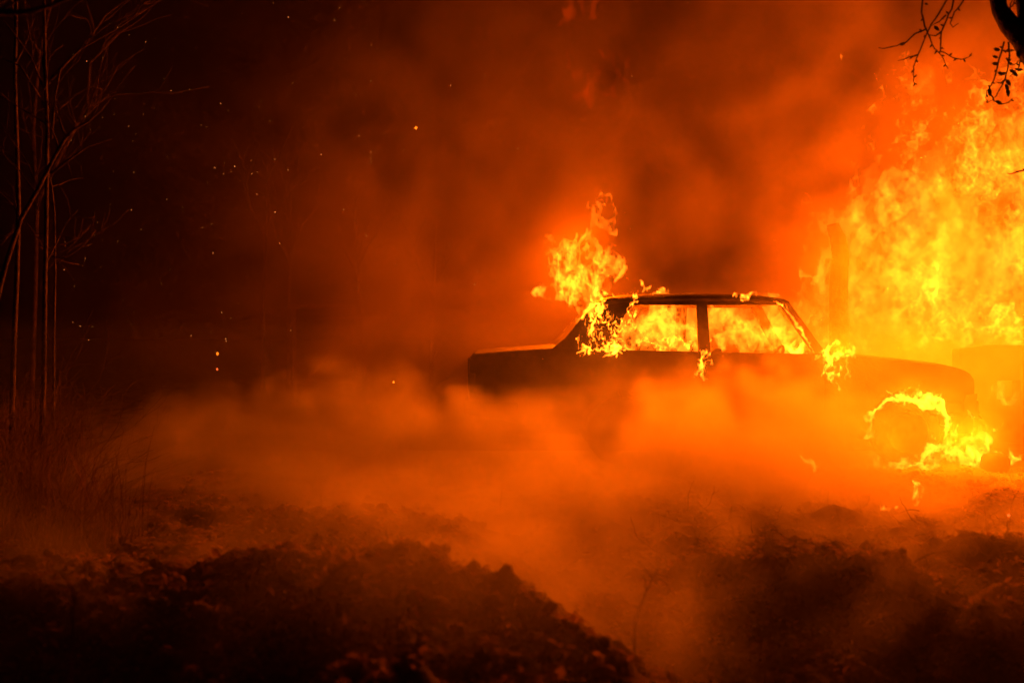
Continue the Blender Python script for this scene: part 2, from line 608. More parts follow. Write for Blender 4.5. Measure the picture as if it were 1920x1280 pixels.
# ================================================================ TREES
def branch(mb, p, d, length, r0, depth, r, kids=3, droop=0.0, wig=0.12, segs=7, minr=0.0022, sides=6):
    pts = [Vector(p)]; rad = [r0]
    d = Vector(d).normalized()
    for i in range(segs):
        d = (d + Vector((r.uniform(-wig, wig), r.uniform(-wig, wig), r.uniform(-wig, wig) - droop))).normalized()
        pts.append(pts[-1] + d * (length / segs)); rad.append(max(minr, r0 * (1 - 0.8 * (i + 1) / segs)))
    mb.tube(pts, rad, sides if depth > 0 else 4)
    if depth > 0:
        for k in range(kids):
            i = r.randint(2, segs)
            q = pts[i]
            dd = (pts[i] - pts[i - 1]).normalized()
            side = Vector((r.uniform(-1, 1), r.uniform(-1, 1), r.uniform(-.3, .8))).normalized()
            branch(mb, q, dd * 0.75 + side * 0.8, length * r.uniform(0.35, 0.6), rad[i] * 0.65, depth - 1, r, kids, droop, wig, max(4, segs - 2), minr)
    return pts


def path_tube(mb, pix, y, r0, r1, sides=7):
    """a stem through photograph points at depth y (y may vary along it)"""
    n = len(pix)
    pts = [at(p[0], p[1], p[2] if len(p) > 2 else y) for p in pix]
    mb.tube(pts, [r0 + (r1 - r0) * i / (n - 1) for i in range(n)], sides)
    return pts


def bare_tree(label, y, trunk, limbs, r0, r1, seed, mat='bark', twigs=3, group=None, name='bare_tree', tl=0.6):
    """trunk and limbs given through points; twigs grow from them"""
    r = random.Random(seed)
    bx, by = trunk[0][0], trunk[0][1]
    base = at(bx, by, y)
    g0 = gh(base.x, y)
    t = empty(name, (base.x, y, g0))
    tag(t, label, 'tree', group)
    m = MB()
    pts = [Vector((base.x, y, g0 - 0.06))] + [at(p[0], p[1], y) for p in trunk]
    n = len(pts)
    m.tube(pts, [(r0 + (r1 - r0) * i / (n - 1)) * (1.0 if mat == 'dark_bark' else 0.75) for i in range(n)], 9)
    m.v = [tuple(Vector(v) - t.location) for v in m.v]
    m.build('trunk', M[mat], t, smooth=True)
    c = MB()
    for lb in limbs:
        lp = [at(p[0], p[1], y + (p[2] if len(p) > 2 else 0)) for p in lb[1]]
        k = len(lp)
        c.tube(lp, [lb[0] * (1 - 0.75 * i / (k - 1)) for i in range(k)], 6)
        for _ in range(twigs):
            i = r.randint(1, k - 1)
            d = (lp[i] - lp[i - 1]).normalized()
            branch(c, lp[i - 1].lerp(lp[i], r.random()), d + Vector((r.uniform(-.8, .8), r.uniform(-.8, .8), r.uniform(-.2, .8))), tl * r.uniform(.3, 1), lb[0] * 0.35, 1, r, 3, 0, 0.22, 6)
    for _ in range(twigs):
        i = r.randint(n // 2, n - 1)
        branch(c, pts[i - 1].lerp(pts[i], r.random()), Vector((r.uniform(-.8, .8), r.uniform(-.8, .8), r.uniform(.3, 1))), tl * r.uniform(.4, 1), r1 * 0.5, 1, r, 3, 0, 0.2, 6)
    c.v = [tuple(Vector(v) - t.location) for v in c.v]
    c.build('crown', M[mat], t, smooth=True)
    return t


LG = 'bare saplings at the left edge'
bare_tree('tall thin sapling with forked top, third stem from the left edge', 8.2, [(78, 800), (82, 700), (84, 560), (88, 400), (90, 250), (86, 100), (84, -60)],
          [(0.012, [(90, 180), (60, 110), (25, 60), (0, 30)]), (0.012, [(92, 210), (40, 125), (-10, 105)]), (0.013, [(97, 150), (125, 120), (165, 80), (200, 30), (240, 0)]),
           (0.011, [(98, 260), (105, 180), (115, 130), (150, 95), (230, 50), (290, 10)])], 0.028, 0.014, 3, group=LG)
bare_tree('leaning red-lit sapling whose limb crosses the other stems at the left edge', 7.6, [(-20, 620), (10, 500), (40, 410), (75, 350), (100, 300), (125, 258)],
          [(0.013, [(125, 258), (140, 243), (165, 230), (195, 205)]), (0.010, [(97, 325), (130, 300), (165, 275), (210, 262)]),
           (0.010, [(125, 258), (110, 220), (105, 190)])], 0.026, 0.015, 5, group=LG)
bare_tree('straight sapling with pale streak nearest the left edge', 8.6, [(22, 760), (26, 640), (32, 520), (36, 390), (34, 300), (30, 150), (34, -40)],
          [(0.009, [(34, 395), (10, 370), (-20, 340)]), (0.009, [(34, 400), (60, 430), (82, 462)])], 0.03, 0.016, 8, group=LG)
bare_tree('slender dark sapling right of the forked one', 9.2, [(100, 780), (101, 640), (104, 500), (103, 400), (98, 350), (84, 290)],
          [(0.007, [(98, 480), (110, 482), (130, 478)])], 0.017, 0.008, 9, group=LG, twigs=4)
bare_tree('dim tall tree with spreading limbs behind the saplings', 12.5, [(60, 720), (66, 560), (70, 400), (64, 240), (76, 100), (110, -40)],
          [(0.03, [(70, 380), (110, 300), (165, 200), (170, 120), (230, 60)]), (0.025, [(66, 300), (60, 200), (50, 120)]), (0.022, [(150, 230), (180, 200), (205, 180)])], 0.04, 0.02, 12, twigs=3, group=LG, tl=1.0)
bare_tree('blurred branch tree arching over the top left corner', 4.6, [(-160, 900), (-150, 600), (-130, 300), (-100, 120), (-60, 50)],
          [(0.016, [(-60, 50), (0, 25), (50, 25), (95, 13), (135, -4), (180, -40)])], 0.05, 0.03, 15, twigs=2)

rs = random.Random(77)
for i, (px, py, y, hh, lab) in enumerate([(40, 880, 7.4, .95, 'tangled bare shrub at the foot of the saplings, nearest the left edge'), (120, 850, 8.4, 1.0, 'tangled bare shrub right of the saplings on the left'), (165, 830, 9.6, .8, 'small bare shrub beside the smoke bank on the left')]):
    b0 = at(px, py, y); z0 = gh(b0.x, y)
    m = MB()
    for k in range(16):
        branch(m, (rs.gauss(0, .08), rs.gauss(0, .08), -.04), (rs.gauss(0, .55), rs.gauss(0, .5), 1), hh * rs.uniform(.55, 1.1), .006, 2, rs, 3, 0.02, .3, 7, .0012)
    sh = m.build('bare_shrub', M['straw']); sh.location = (b0.x, y, z0)
    tag(sh, lab, 'shrub', 'bare shrubs on the left')

# far trunks on the left, seen through the smoke
for i, (px, pb, pt, tilt, lab) in enumerate([
        (540, 712, 470, 4, 'thin far tree left of the timber frame'), (686, 720, 500, -14, 'thin far tree right of the timber frame'),
        (808, 722, 540, 6, 'thin far tree nearest the boot of the car'), (492, 705, 430, 8, 'faint far tree farthest left in the smoke')]):
    y = 22.0
    bare_tree(lab, y, [(px, pb + 10), (px + tilt * .3, (pb + pt) / 2), (px + tilt, pt), (px + tilt * 1.5, pt - 120)],
              [(0.03, [(px + tilt, pt), (px + tilt + 25, pt - 50), (px + tilt + 60, pt - 90)]), (0.03, [(px + tilt, pt + 20), (px + tilt - 30, pt - 40), (px + tilt - 40, pt - 100)])],
              0.06, 0.03, 30 + i, twigs=5, group='far trees behind the smoke', tl=1.2)
# timber frame
fr = empty('timber_frame', (at(605, 712, 20).x, 20, 0))
tag(fr, 'weathered timber frame with top rail and diagonal brace far behind the smoke', 'timber frame')
def frame_bar(a, b, r, nm):
    m = MB(); m.tube([at(a[0], a[1], 20), at(b[0], b[1], 20)], r, 4)
    m.v = [tuple(Vector(v) - fr.location) for v in m.v]
    m.build(nm, M['wood'], fr)
frame_bar((552, 760), (550, 572), 0.045, 'post'); frame_bar((668, 775), (660, 572), 0.045, 'post')
frame_bar((540, 575), (668, 574), 0.04, 'rail'); frame_bar((575, 712), (655, 628), 0.03, 'brace'); frame_bar((552, 716), (664, 714), 0.035, 'rail')

# trunk behind the car, in front of the great fire
bare_tree('straight charred trunk standing in the fire behind the windscreen', 13.75, [(1574, 760), (1574, 600), (1572, 540), (1576, 480), (1571, 446), (1567, 438), (1563, 428), (1561, 420)],
          [], 0.135, 0.07, 44, mat='dark_bark', twigs=0)

# forked dark tree at the top right
TY = 7.2
tr = empty('forked_tree', (at(2035, 900, TY).x, TY, gh(at(2035, 900, TY).x, TY)))
tag(tr, 'black forked tree with hanging twigs at the top right corner', 'tree')
def tree_part(nm, fn, mat='dark_bark', parent=tr, off=tr):
    m = MB(); fn(m)
    m.v = [tuple(Vector(v) - off.location) for v in m.v]
    return m.build(nm, M[mat], parent, smooth=True)
def trunk_fn(m):
    m.tube([at(2035, 1000, TY), at(2030, 800, TY), at(2020, 500, TY), at(1990, 250, TY), at(1958, 120, TY), at(1925, 55, TY), at(1916, 0, TY), at(1918, -120, TY), at(1930, -300, TY)],
           [0.2, 0.18, 0.165, 0.15, 0.12, 0.055, 0.045, 0.05, 0.04], 14)
    m.tube([at(1950, 110, TY), at(1915, 72, TY), at(1890, 48, TY), at(1872, 20, TY), at(1868, 0, TY), at(1864, -60, TY), at(1850, -200, TY), at(1870, -340, TY)],
           [0.11, 0.075, 0.062, 0.05, 0.047, 0.05, 0.045, 0.03], 14)
tree_part('trunk', trunk_fn)
rt = random.Random(4)
twigs_px = [  # hanging twigs, traced as world-space stems with their own depth jitter
    [(1730, -10), (1726, 25), (1732, 50), (1738, 64), (1743, 78), (1750, 92), (1758, 99), (1768, 112), (1776, 130)],
    [(1780, -8), (1765, 15), (1745, 48), (1737, 62), (1728, 85), (1718, 105), (1712, 125), (1710, 140), (1712, 155), (1718, 160)],
    [(1736, 55), (1715, 65), (1698, 80), (1680, 87), (1655, 92), (1646, 91)],
    [(1718, 104), (1702, 109), (1682, 115)],
    [(1788, -10), (1782, 18), (1772, 40), (1762, 62), (1761, 85), (1761, 97), (1770, 101), (1785, 110), (1800, 113), (1812, 110), (1820, 105)],
    [(1763, 62), (1752, 68), (1738, 67)],
    [(1810, -8), (1800, 10), (1788, 25), (1780, 45), (1785, 53), (1795, 46)],
    [(1772, 30), (1758, 42), (1745, 50)],
    [(1880, 80), (1875, 100), (1868, 125), (1862, 150), (1857, 162), (1848, 172), (1847, 185), (1850, 193), (1860, 189)],
    [(1888, 80), (1890, 105), (1887, 130), (1883, 148), (1878, 160), (1866, 180), (1858, 190)],
    [(1852, 160), (1856, 178), (1862, 190), (1875, 197), (1890, 192), (1898, 184)],
    [(1906, 85), (1911, 110), (1910, 125), (1900, 135), (1892, 145)],
    [(1876, 96), (1888, 98), (1908, 95)], [(1884, 110), (1893, 122), (1900, 123), (1908, 115)], [(1883, 150), (1875, 158), (1868, 156)],
    [(1930, 318), (1912, 322), (1895, 326), (1888, 325)],
    [(1890, 45), (1892, 10), (1902, -10)], [(1886, 20), (1896, 14), (1900, 0)],
]
def crown_fn(m):
    for tw in twigs_px:
        dy = rt.uniform(-0.25, 0.25)
        n = len(tw)
        pts = []
        for i in range(n - 1):
            for q in (0, 0.5):
                p = at(tw[i][0] + (tw[i + 1][0] - tw[i][0]) * q + rt.uniform(-1, 1), tw[i][1] + (tw[i + 1][1] - tw[i][1]) * q + rt.uniform(-1, 1), TY + dy * i / n)
                pts.append(p)
        pts.append(at(tw[-1][0], tw[-1][1], TY + dy))
        k = len(pts)
        m.tube(pts, [0.0062 * (1 - 0.6 * i / (k - 1)) for i in range(k)], 5)
        for i in range(1, k - 1, 2):            # buds
            if rt.random() < 0.7:
                d = Vector((rt.uniform(-1, 1), rt.uniform(-1, 1), rt.uniform(-1, .6))).normalized()
                m.tube([pts[i], pts[i] + d * 0.012, pts[i] + d * 0.026], [0.004, 0.006, 0.001], 4)
    # limbs out of the frame that carry the twigs
    m.tube([at(1862, -90, TY), at(1820, -70, TY), at(1770, -40, TY), at(1730, -25, TY), at(1700, -60, TY)], [0.03, 0.022, 0.018, 0.012, 0.008], 8)
    for q in ((1730, -10), (1780, -8), (1788, -10), (1810, -8)):
        m.tube([at(q[0] + 8, -50, TY), at(q[0], q[1], TY)], [0.01, 0.006], 5)
    m.tube([at(1960, 300, TY), at(1930, 318, TY)], [0.012, 0.005], 5)
tree_part('crown', crown_fn)
def leaf(p, d, ln, wd, mat, parent, off):
    d = Vector(d).normalized(); s = d.cross(Vector((0, 1, 0.3))).normalized(); nrm = d.cross(s)
    m = MB()
    p = Vector(p)
    vs = [p, p + d * ln * .3 + s * wd * .42, p + d * ln * .65 + s * wd * .4, p + d * ln, p + d * ln * .65 - s * wd * .4, p + d * ln * .3 - s * wd * .42, p + d * ln * .5 + nrm * wd * .25]
    m.add(vs, [(0, 1, 6), (1, 2, 6), (2, 3, 6), (3, 4, 6), (4, 5, 6), (5, 0, 6)])
    m.v = [tuple(Vector(v) - off.location) for v in m.v]
    return m.build('leaf', M[mat], parent)
for (px, py, dx, dz, ln) in [(1749, 50, .6, -.7, .05), (1884, 150, .7, -.7, .055), (1883, 158, .5, -.9, .055), (1887, 166, .3, -1, .06), (1853, 165, .1, -1, .06), (1864, 190, .8, -.5, .05),
                             (1871, 122, -1, .1, .05), (1870, 110, -1, .4, .04), (1874, 96, -1, .2, .05), (1890, 132, .8, -.5, .05), (1897, 134, .6, -.8, .05), (1904, 133, .9, .1, .045),
                             (1868, 137, .8, -.3, .05), (1874, 140, .9, .2, .04), (1905, 96, .1, -1, .06), (1762, 97, -.5, -.5, .03), (1731, 8, .8, -.2, .03), (1697, 82, -.8, -.3, .04)]:
    leaf(at(px, py, TY), (dx, rt.uniform(-.4, .4), dz), ln, ln * 0.5, 'dark_bark', tr, tr)

# ================================================================ LOW WALL AND BLOCK
lw = empty('low_wall', (5.6, 12.2, 0))
tag(lw, 'low dark wall behind the nose of the car at the right edge', 'wall')
y0 = 12.2
x0 = at(1792, 655, y0).x; zt = at(1792, 655, y0).z
m = MB()
m.box(x0 - 5.6, at(1862, 0, y0).x - 5.6, -0.1, 0.1, -0.1, zt)
m.box(at(1862, 0, y0).x - 5.6, at(1906, 0, y0).x - 5.6, -0.1, 0.1, at(0, 712, y0).z, zt - 0.0)
m.box(at(1862, 0, y0).x - 5.6, at(1906, 0, y0).x - 5.6, -0.1, 0.1, -0.1, at(0, 748, y0).z)
m.box(at(1906, 0, y0).x - 5.6, 3.2, -0.1, 0.1, -0.1, zt + 0.01)
m.build('wall_body', M['black'], lw)
m = MB(); m.prism([(x0 - 5.6, zt + .002), (x0 - 5.2, zt + .05), (0.1, zt + .04), (0.5, zt + .09), (1.2, zt + .08), (2.0, zt + .15), (3.2, zt + .12), (3.2, zt + .012), (x0 - 5.6, zt + .001)][::-1], -0.09, 0.09); m.build('broken_top', M['black'], lw)
b = MB()
r = random.Random(3)
c = at(1867, 864, 9.6)
N = 14; R = 7
vs = []
for i in range(R + 1):
    t = PI * i / R
    for k in range(N):
        a = 2 * PI * k / N
        q = 3.2
        sx = abs(math.cos(a)) ** (2 / q) * (1 if math.cos(a) >= 0 else -1); sy = abs(math.sin(a)) ** (2 / q) * (1 if math.sin(a) >= 0 else -1)
        rr = math.sin(t) ** 0.6 * (1 + r.uniform(-.06, .06)) if 0 < i < R else 0
        vs.append((0.105 * sx * rr, 0.1 * sy * rr, 0.05 + 0.085 * math.copysign(abs(math.cos(t)) ** 0.6, math.cos(t)) + r.uniform(-.005, .005)))
fs = [(i * N + k, (i + 1) * N + k, (i + 1) * N + (k + 1) % N, i * N + (k + 1) % N) for i in range(R) for k in range(N)]
b.add(vs, fs)
bo = b.build('stone_block', M['char'], smooth=True)
bo.location = (c.x, 9.6, gh(c.x, 9.6) + 0.02)
tag(bo, 'rounded charred block on the ground in front of the car nose', 'block')

# ================================================================ GROUND COVER
def blades(name, spots, mat, label, cat):
    """dry stems and blades, joined: nobody could count them"""
    vs = []; fs = []
    for (x, y, hgt, lean, wd, a) in spots:
        z = gh2[len(vs) // 8] if False else None
        base = Vector((x, y, ground_fast(x, y) - 0.02))
        dv = Vector((math.cos(a), math.sin(a), 0)); s = Vector((-math.sin(a), math.cos(a), 0)) * wd
        b0 = len(vs)
        for i in range(4):
            t = i / 3
            c = base + Vector((0, 0, hgt * (t - 0.25 * lean * t * t))) + dv * (hgt * lean * t * t)
            ww = (1 - 0.8 * t)
            vs.append(tuple(c - s * ww)); vs.append(tuple(c + s * ww))
        for i in range(3):
            fs.append((b0 + 2 * i, b0 + 2 * i + 1, b0 + 2 * i + 3, b0 + 2 * i + 2))
    o = np_mesh(name, np.array(vs), np.array(fs), mat)
    return tag(o, label, cat, kind='stuff')


GXI = {}
def ground_fast(x, y):
    i = min(max(np.searchsorted(gx, x), 1), len(gx) - 1); j = min(max(np.searchsorted(gy, y), 1), len(gy) - 1)
    return float(Z[i * len(gy) + j])


r = random.Random(21)
sp = []
tufts = [(r.uniform(6.2, 10.8), abs(r.gauss(0, 0.5)), r.uniform(.55, 1.25), r.uniform(-.8, .8)) for _ in range(110)]
for ty, off, hs, ta in tufts:
    edge = at(175 - 22 * (ty - 8), 0, ty).x
    for _ in range(34):
        y = ty + r.gauss(0, .12); x = edge - off + r.gauss(0, .10)
        full = min(1, (off + 0.15) / 0.5)
        hgt = hs * r.uniform(0.25, 0.85) * (0.4 + 0.6 * full)
        sp.append((x, y, hgt, r.uniform(.05, 1.3), r.uniform(0.0016, 0.006), ta + r.gauss(0, 1.6)))
blades('dry_grass', sp, M['straw'], 'thicket of tall dry grass and stalks along the left edge', 'grass')
sp = []
for _ in range(1600):
    y = r.uniform(4.2, 11); x = r.uniform(-0.444 * y, 0.46 * y)
    if r.random() < 0.5 and x < 0.5: continue
    sp.append((x, y, r.uniform(0.02, 0.12) * (2.0 if r.random() < .05 else 1), r.uniform(0.1, 1.2), r.uniform(0.001, 0.003), r.uniform(0, 6.28)))
blades('burnt_stubble', sp, M['dark_bark'], 'short burnt stubble and stalks scattered over the charred ground', 'stubble')

# leaf litter and clods
vs = []; fs = []
for _ in range(14000):
    y = 3.3 + 6.5 * r.random() ** 1.3; x = r.uniform(-0.5 * y, 0.5 * y)
    z = ground_fast(x, y) + r.uniform(0.0, 0.015)
    a = r.uniform(0, 6.28); l = r.uniform(0.010, 0.030); wd = l * r.uniform(.3, .6)
    d = Vector((math.cos(a), math.sin(a), r.uniform(-.5, .9))).normalized(); s = d.cross(Vector((0, 0, 1))).normalized(); n = s.cross(d)
    p = Vector((x, y, z)); b0 = len(vs)
    vs += [tuple(p - d * l), tuple(p + s * wd + n * l * .35), tuple(p + d * l), tuple(p - s * wd + n * l * .35)]
    fs.append((b0, b0 + 1, b0 + 2, b0 + 3))
for _ in range(2600):                          # larger curled leaves standing up on the mound and the banks
    y = 3.2 + 2.6 * r.random(); x = r.uniform(-0.42 * y, 0.5 * y)
    if x > 0.5 and r.random() < .75: continue
    z = ground_fast(x, y)
    a = r.uniform(0, 6.28); l = 0.009 + 0.02 * r.random() ** 2; wd = l * r.uniform(.4, .8)
    d = Vector((math.cos(a) * .7, math.sin(a) * .7, r.uniform(.2, 1.2))).normalized(); s = d.cross(Vector((math.sin(a * 3), math.cos(a * 2), .4))).normalized(); n = s.cross(d)
    p = Vector((x, y, z + l * .6)); b0 = len(vs)
    vs += [tuple(p - d * l), tuple(p + s * wd + n * l * .3), tuple(p + d * l), tuple(p - s * wd + n * l * .3)]
    fs.append((b0, b0 + 1, b0 + 2, b0 + 3))
o = np_mesh('leaf_litter', np.array(vs), np.array(fs), M['leaf'], False)
tag(o, 'curled dry leaves scattered over the ground and mounds', 'leaves', kind='stuff')
vs = []; fs = []
ico = [(0, 0, 1), (.89, 0, .45), (.28, .85, .45), (-.72, .53, .45), (-.72, -.53, .45), (.28, -.85, .45), (.72, .53, -.45), (-.28, .85, -.45), (-.89, 0, -.45), (-.28, -.85, -.45), (.72, -.53, -.45), (0, 0, -1)]
icf = [(0, 1, 2), (0, 2, 3), (0, 3, 4), (0, 4, 5), (0, 5, 1), (1, 6, 2), (2, 7, 3), (3, 8, 4), (4, 9, 5), (5, 10, 1), (6, 7, 2), (7, 8, 3), (8, 9, 4), (9, 10, 5), (10, 6, 1), (11, 7, 6), (11, 8, 7), (11, 9, 8), (11, 10, 9), (11, 6, 10)]
for _ in range(5200):
    y = 3.4 + 6.2 * r.random() ** 1.2; x = r.uniform(-0.5 * y, 0.5 * y)
    if x < -1.2 and r.random() < .6: continue
    s = 0.008 + 0.03 * r.random() ** 3
    z = ground_fast(x, y) + s * 0.2; b0 = len(vs)
    for q in ico:
        vs.append((x + q[0] * s * r.uniform(.7, 1.3), y + q[1] * s * r.uniform(.7, 1.3), z + q[2] * s * r.uniform(.5, 1)))
    fs += [tuple(i + b0 for i in q) for q in icf]
o = np_mesh('clods', np.array(vs), np.array(fs), M['soil'], False)
tag(o, 'crumbled clods of charred soil covering the ground', 'soil', kind='stuff')
# brushwood on the right bank
m = MB()
for _ in range(130):
    px = r.uniform(1230, 1900); y = r.uniform(5.2, 7.2)
    p = at(px, 0, y); p.z = ground_fast(p.x, y) + r.uniform(0, .03)
    branch(m, p, (r.uniform(-1, 1), r.uniform(-.6, .6), r.uniform(-.1, .45)), r.uniform(.05, .22), r.uniform(.002, .005), 1 if r.random() < .5 else 0, r, 2, 0.02, .3, 5, 0.0012)
o = m.build('brushwood', M['dark_bark']); tag(o, 'tangle of charred twigs on the right bank', 'twigs', kind='stuff')


def stem(label, pix, y, r0, mat, seed, group=None):
    m = MB()
    pts = path_tube(m, pix, y, r0, r0 * 0.45, 6)
    rr = random.Random(seed)
    for k in range(4):
        i = rr.randint(1, len(pts) - 1)
        branch(m, pts[i], (rr.uniform(-1, 1), rr.uniform(-.5, .5), rr.uniform(0.2, 1)), 0.09, r0 * .5, 0, rr, 0, 0, .2, 4, 0.001)
    z0 = pts[0].z; p0 = Vector((pts[0].x, y, gh(pts[0].x, y) - 0.03))
    m.tube([p0, pts[0]], r0, 6)
    m.v = [tuple(Vector(v) - p0) for v in m.v]
    o = m.build('dead_stalk', M[mat]); o.location = p0
    return tag(o, label, 'stalk', group)


stem('thin curved weed stalk bending right beside the small ground flame', [(1498, 945), (1506, 920), (1520, 895), (1534, 883), (1540, 882)], 8.4, .005, 'dark_bark', 1)
stem('blurred double stalk standing in the smoke gully', [(1190, 1170), (1200, 1140), (1212, 1110), (1224, 1085)], 4.6, .006, 'dark_bark', 2)
stem('pale blurred stalk at the bottom left corner', [(130, 1290), (132, 1220), (134, 1150), (140, 1115)], 3.6, .010, 'straw', 3)
stem('dim stalk on the dark mound left of its crest', [(372, 1190), (374, 1130), (378, 1075)], 4.5, .004, 'straw', 4)
stem('upright burnt stalk on the right bank near the flames', [(1746, 950), (1745, 920), (1743, 902)], 7.6, .004, 'dark_bark', 5)
stem('upright burnt stalk at the right edge of the bank', [(1894, 970), (1898, 945), (1904, 930)], 7.2, .005, 'dark_bark', 6)

# ================================================================ FLAMES
NFL = 0


def caps_env(Xc, Yc, Zc, caps):
    e = np.full(Xc.shape, -9.0, np.float32)
    for (a, ra, b, rb) in caps:
        a = np.array(a); b = np.array(b); d = b - a; L2 = max((d * d).sum(), 1e-9)
        t = np.clip(((Xc - a[0]) * d[0] + (Yc - a[1]) * d[1] + (Zc - a[2]) * d[2]) / L2, 0, 1)
        q = np.sqrt((Xc - a[0] - t * d[0]) ** 2 + (Yc - a[1] - t * d[1]) ** 2 + (Zc - a[2] - t * d[2]) ** 2)
        e = np.maximum(e, 1 - q / (ra + t * (rb - ra)))
    return e


def flame(label, caps, vox, freq, width, strength, seed, tear=0.0, stretch=0.55, warp=0.06, lights=(), env_pow=0.6, lean=0.0, group=None, tfreq=None, bias=0.0, col=FLAME):
    """a closed, flame-shaped skin around glowing gas: thin folded sheets inside a soft outline"""
    allp = np.array([c[0] for c in caps] + [c[2] for c in caps]); rr = max(max(c[1], c[3]) for c in caps)
    lo = allp.min(0) - rr - 2 * vox; hi = allp.max(0) + rr + 2 * vox
    n = np.ceil((hi - lo) / vox).astype(int) + 1
    ax = [lo[i] + vox * np.arange(n[i]) for i in range(3)]
    Xc, Yc, Zc = np.meshgrid(*ax, indexing='ij')
    so = seed * 0.377
    # curl the space so that the outline licks and folds
    wx = samp(NZ[0], Xc * freq * .35 + so, Yc * freq * .35, Zc * freq * .22 + so) * warp
    wz = samp(NZ[1], Xc * freq * .35 + so + .3, Yc * freq * .35, Zc * freq * .22) * warp
    wy = samp(NZ[2], Xc * freq * .35 + so + .6, Yc * freq * .35, Zc * freq * .22) * warp
    e = caps_env(Xc + wx + lean * (Zc - lo[2]), Yc + wy, Zc + wz, caps)
    u = (Xc + 0.7 * wx) * freq; v = (Yc + 0.7 * wy) * freq; q = (Zc + 0.7 * wz) * freq * stretch
    s = np.abs(samp(NB[seed % 3], u * .3 + so, v * .3, q * .3) + 0.35 * samp(NB[(seed + 1) % 3], u * .75, v * .75 + so, q * .75))
    t = samp(NB[(seed + 2) % 3], u * .22 * (tfreq or 1) + .5, v * .22 * (tfreq or 1) + so, q * .2 * (tfreq or 1))
    ee = np.clip(e, 0, 1) ** env_pow
    A = width * (ee + bias) - s
    A = np.minimum(A, (t + 1.0 - tear) * 0.5 + ee * 0.5 * tear)
    A = np.minimum(A, e * 2.0)
    return flame_object(A, lo, hi, vox, label, strength, lights, group, col)


def flame_object(A, lo, hi, vox, label, strength, lights, group, col=FLAME):
    Vv, Q = isosurface(A.astype(np.float32), lo, vox)
    base = Vector(((lo[0] + hi[0]) / 2, (lo[1] + hi[1]) / 2, lo[2]))
    mat = mat_flame('flame_gas', strength, col)
    lab = np.arange(len(Vv))
    for _ in range(4000):                      # connected pieces
        mn = lab[Q].min(1)
        new = lab.copy()
        for c_ in range(4): np.minimum.at(new, Q[:, c_], mn)
        new = new[new]
        if (new == lab).all(): break
        lab = new
    ids, cnt = np.unique(lab, return_counts=True)
    order = np.argsort(-cnt)
    big = [ids[i] for i in order[:5] if cnt[i] > 0.10 * len(Vv)] or [ids[order[0]]]
    rest = [ids[i] for i in order if ids[i] not in big and cnt[i] > 8]

    def piece(sel, nm):
        fm = np.isin(lab[Q[:, 0]], sel)
        q = Q[fm]; u_, inv = np.unique(q, return_inverse=True)
        return np_mesh(nm, Vv[u_] - np.array(base), inv.reshape(q.shape), mat)
    o = piece([big[0]], 'flame')
    for g_ in big[1:]:
        piece([g_], 'flame_tongue').parent = o
    if rest:
        f_ = piece(rest, 'flame_flecks'); f_.parent = o; f_['kind'] = 'stuff'
    o.location = base
    tag(o, label, 'flame', group)
    for (p, power, rad) in lights:
        ld = bpy.data.lights.new('fire_light', 'POINT')
        ld.energy = power * LIGHT; ld.color = GLOW; ld.shadow_soft_size = rad
        lo_ = bpy.data.objects.new('fire_light', ld)
        C.objects.link(lo_)
        lo_.parent = o
        lo_.location = Vector(p) - base
    return o


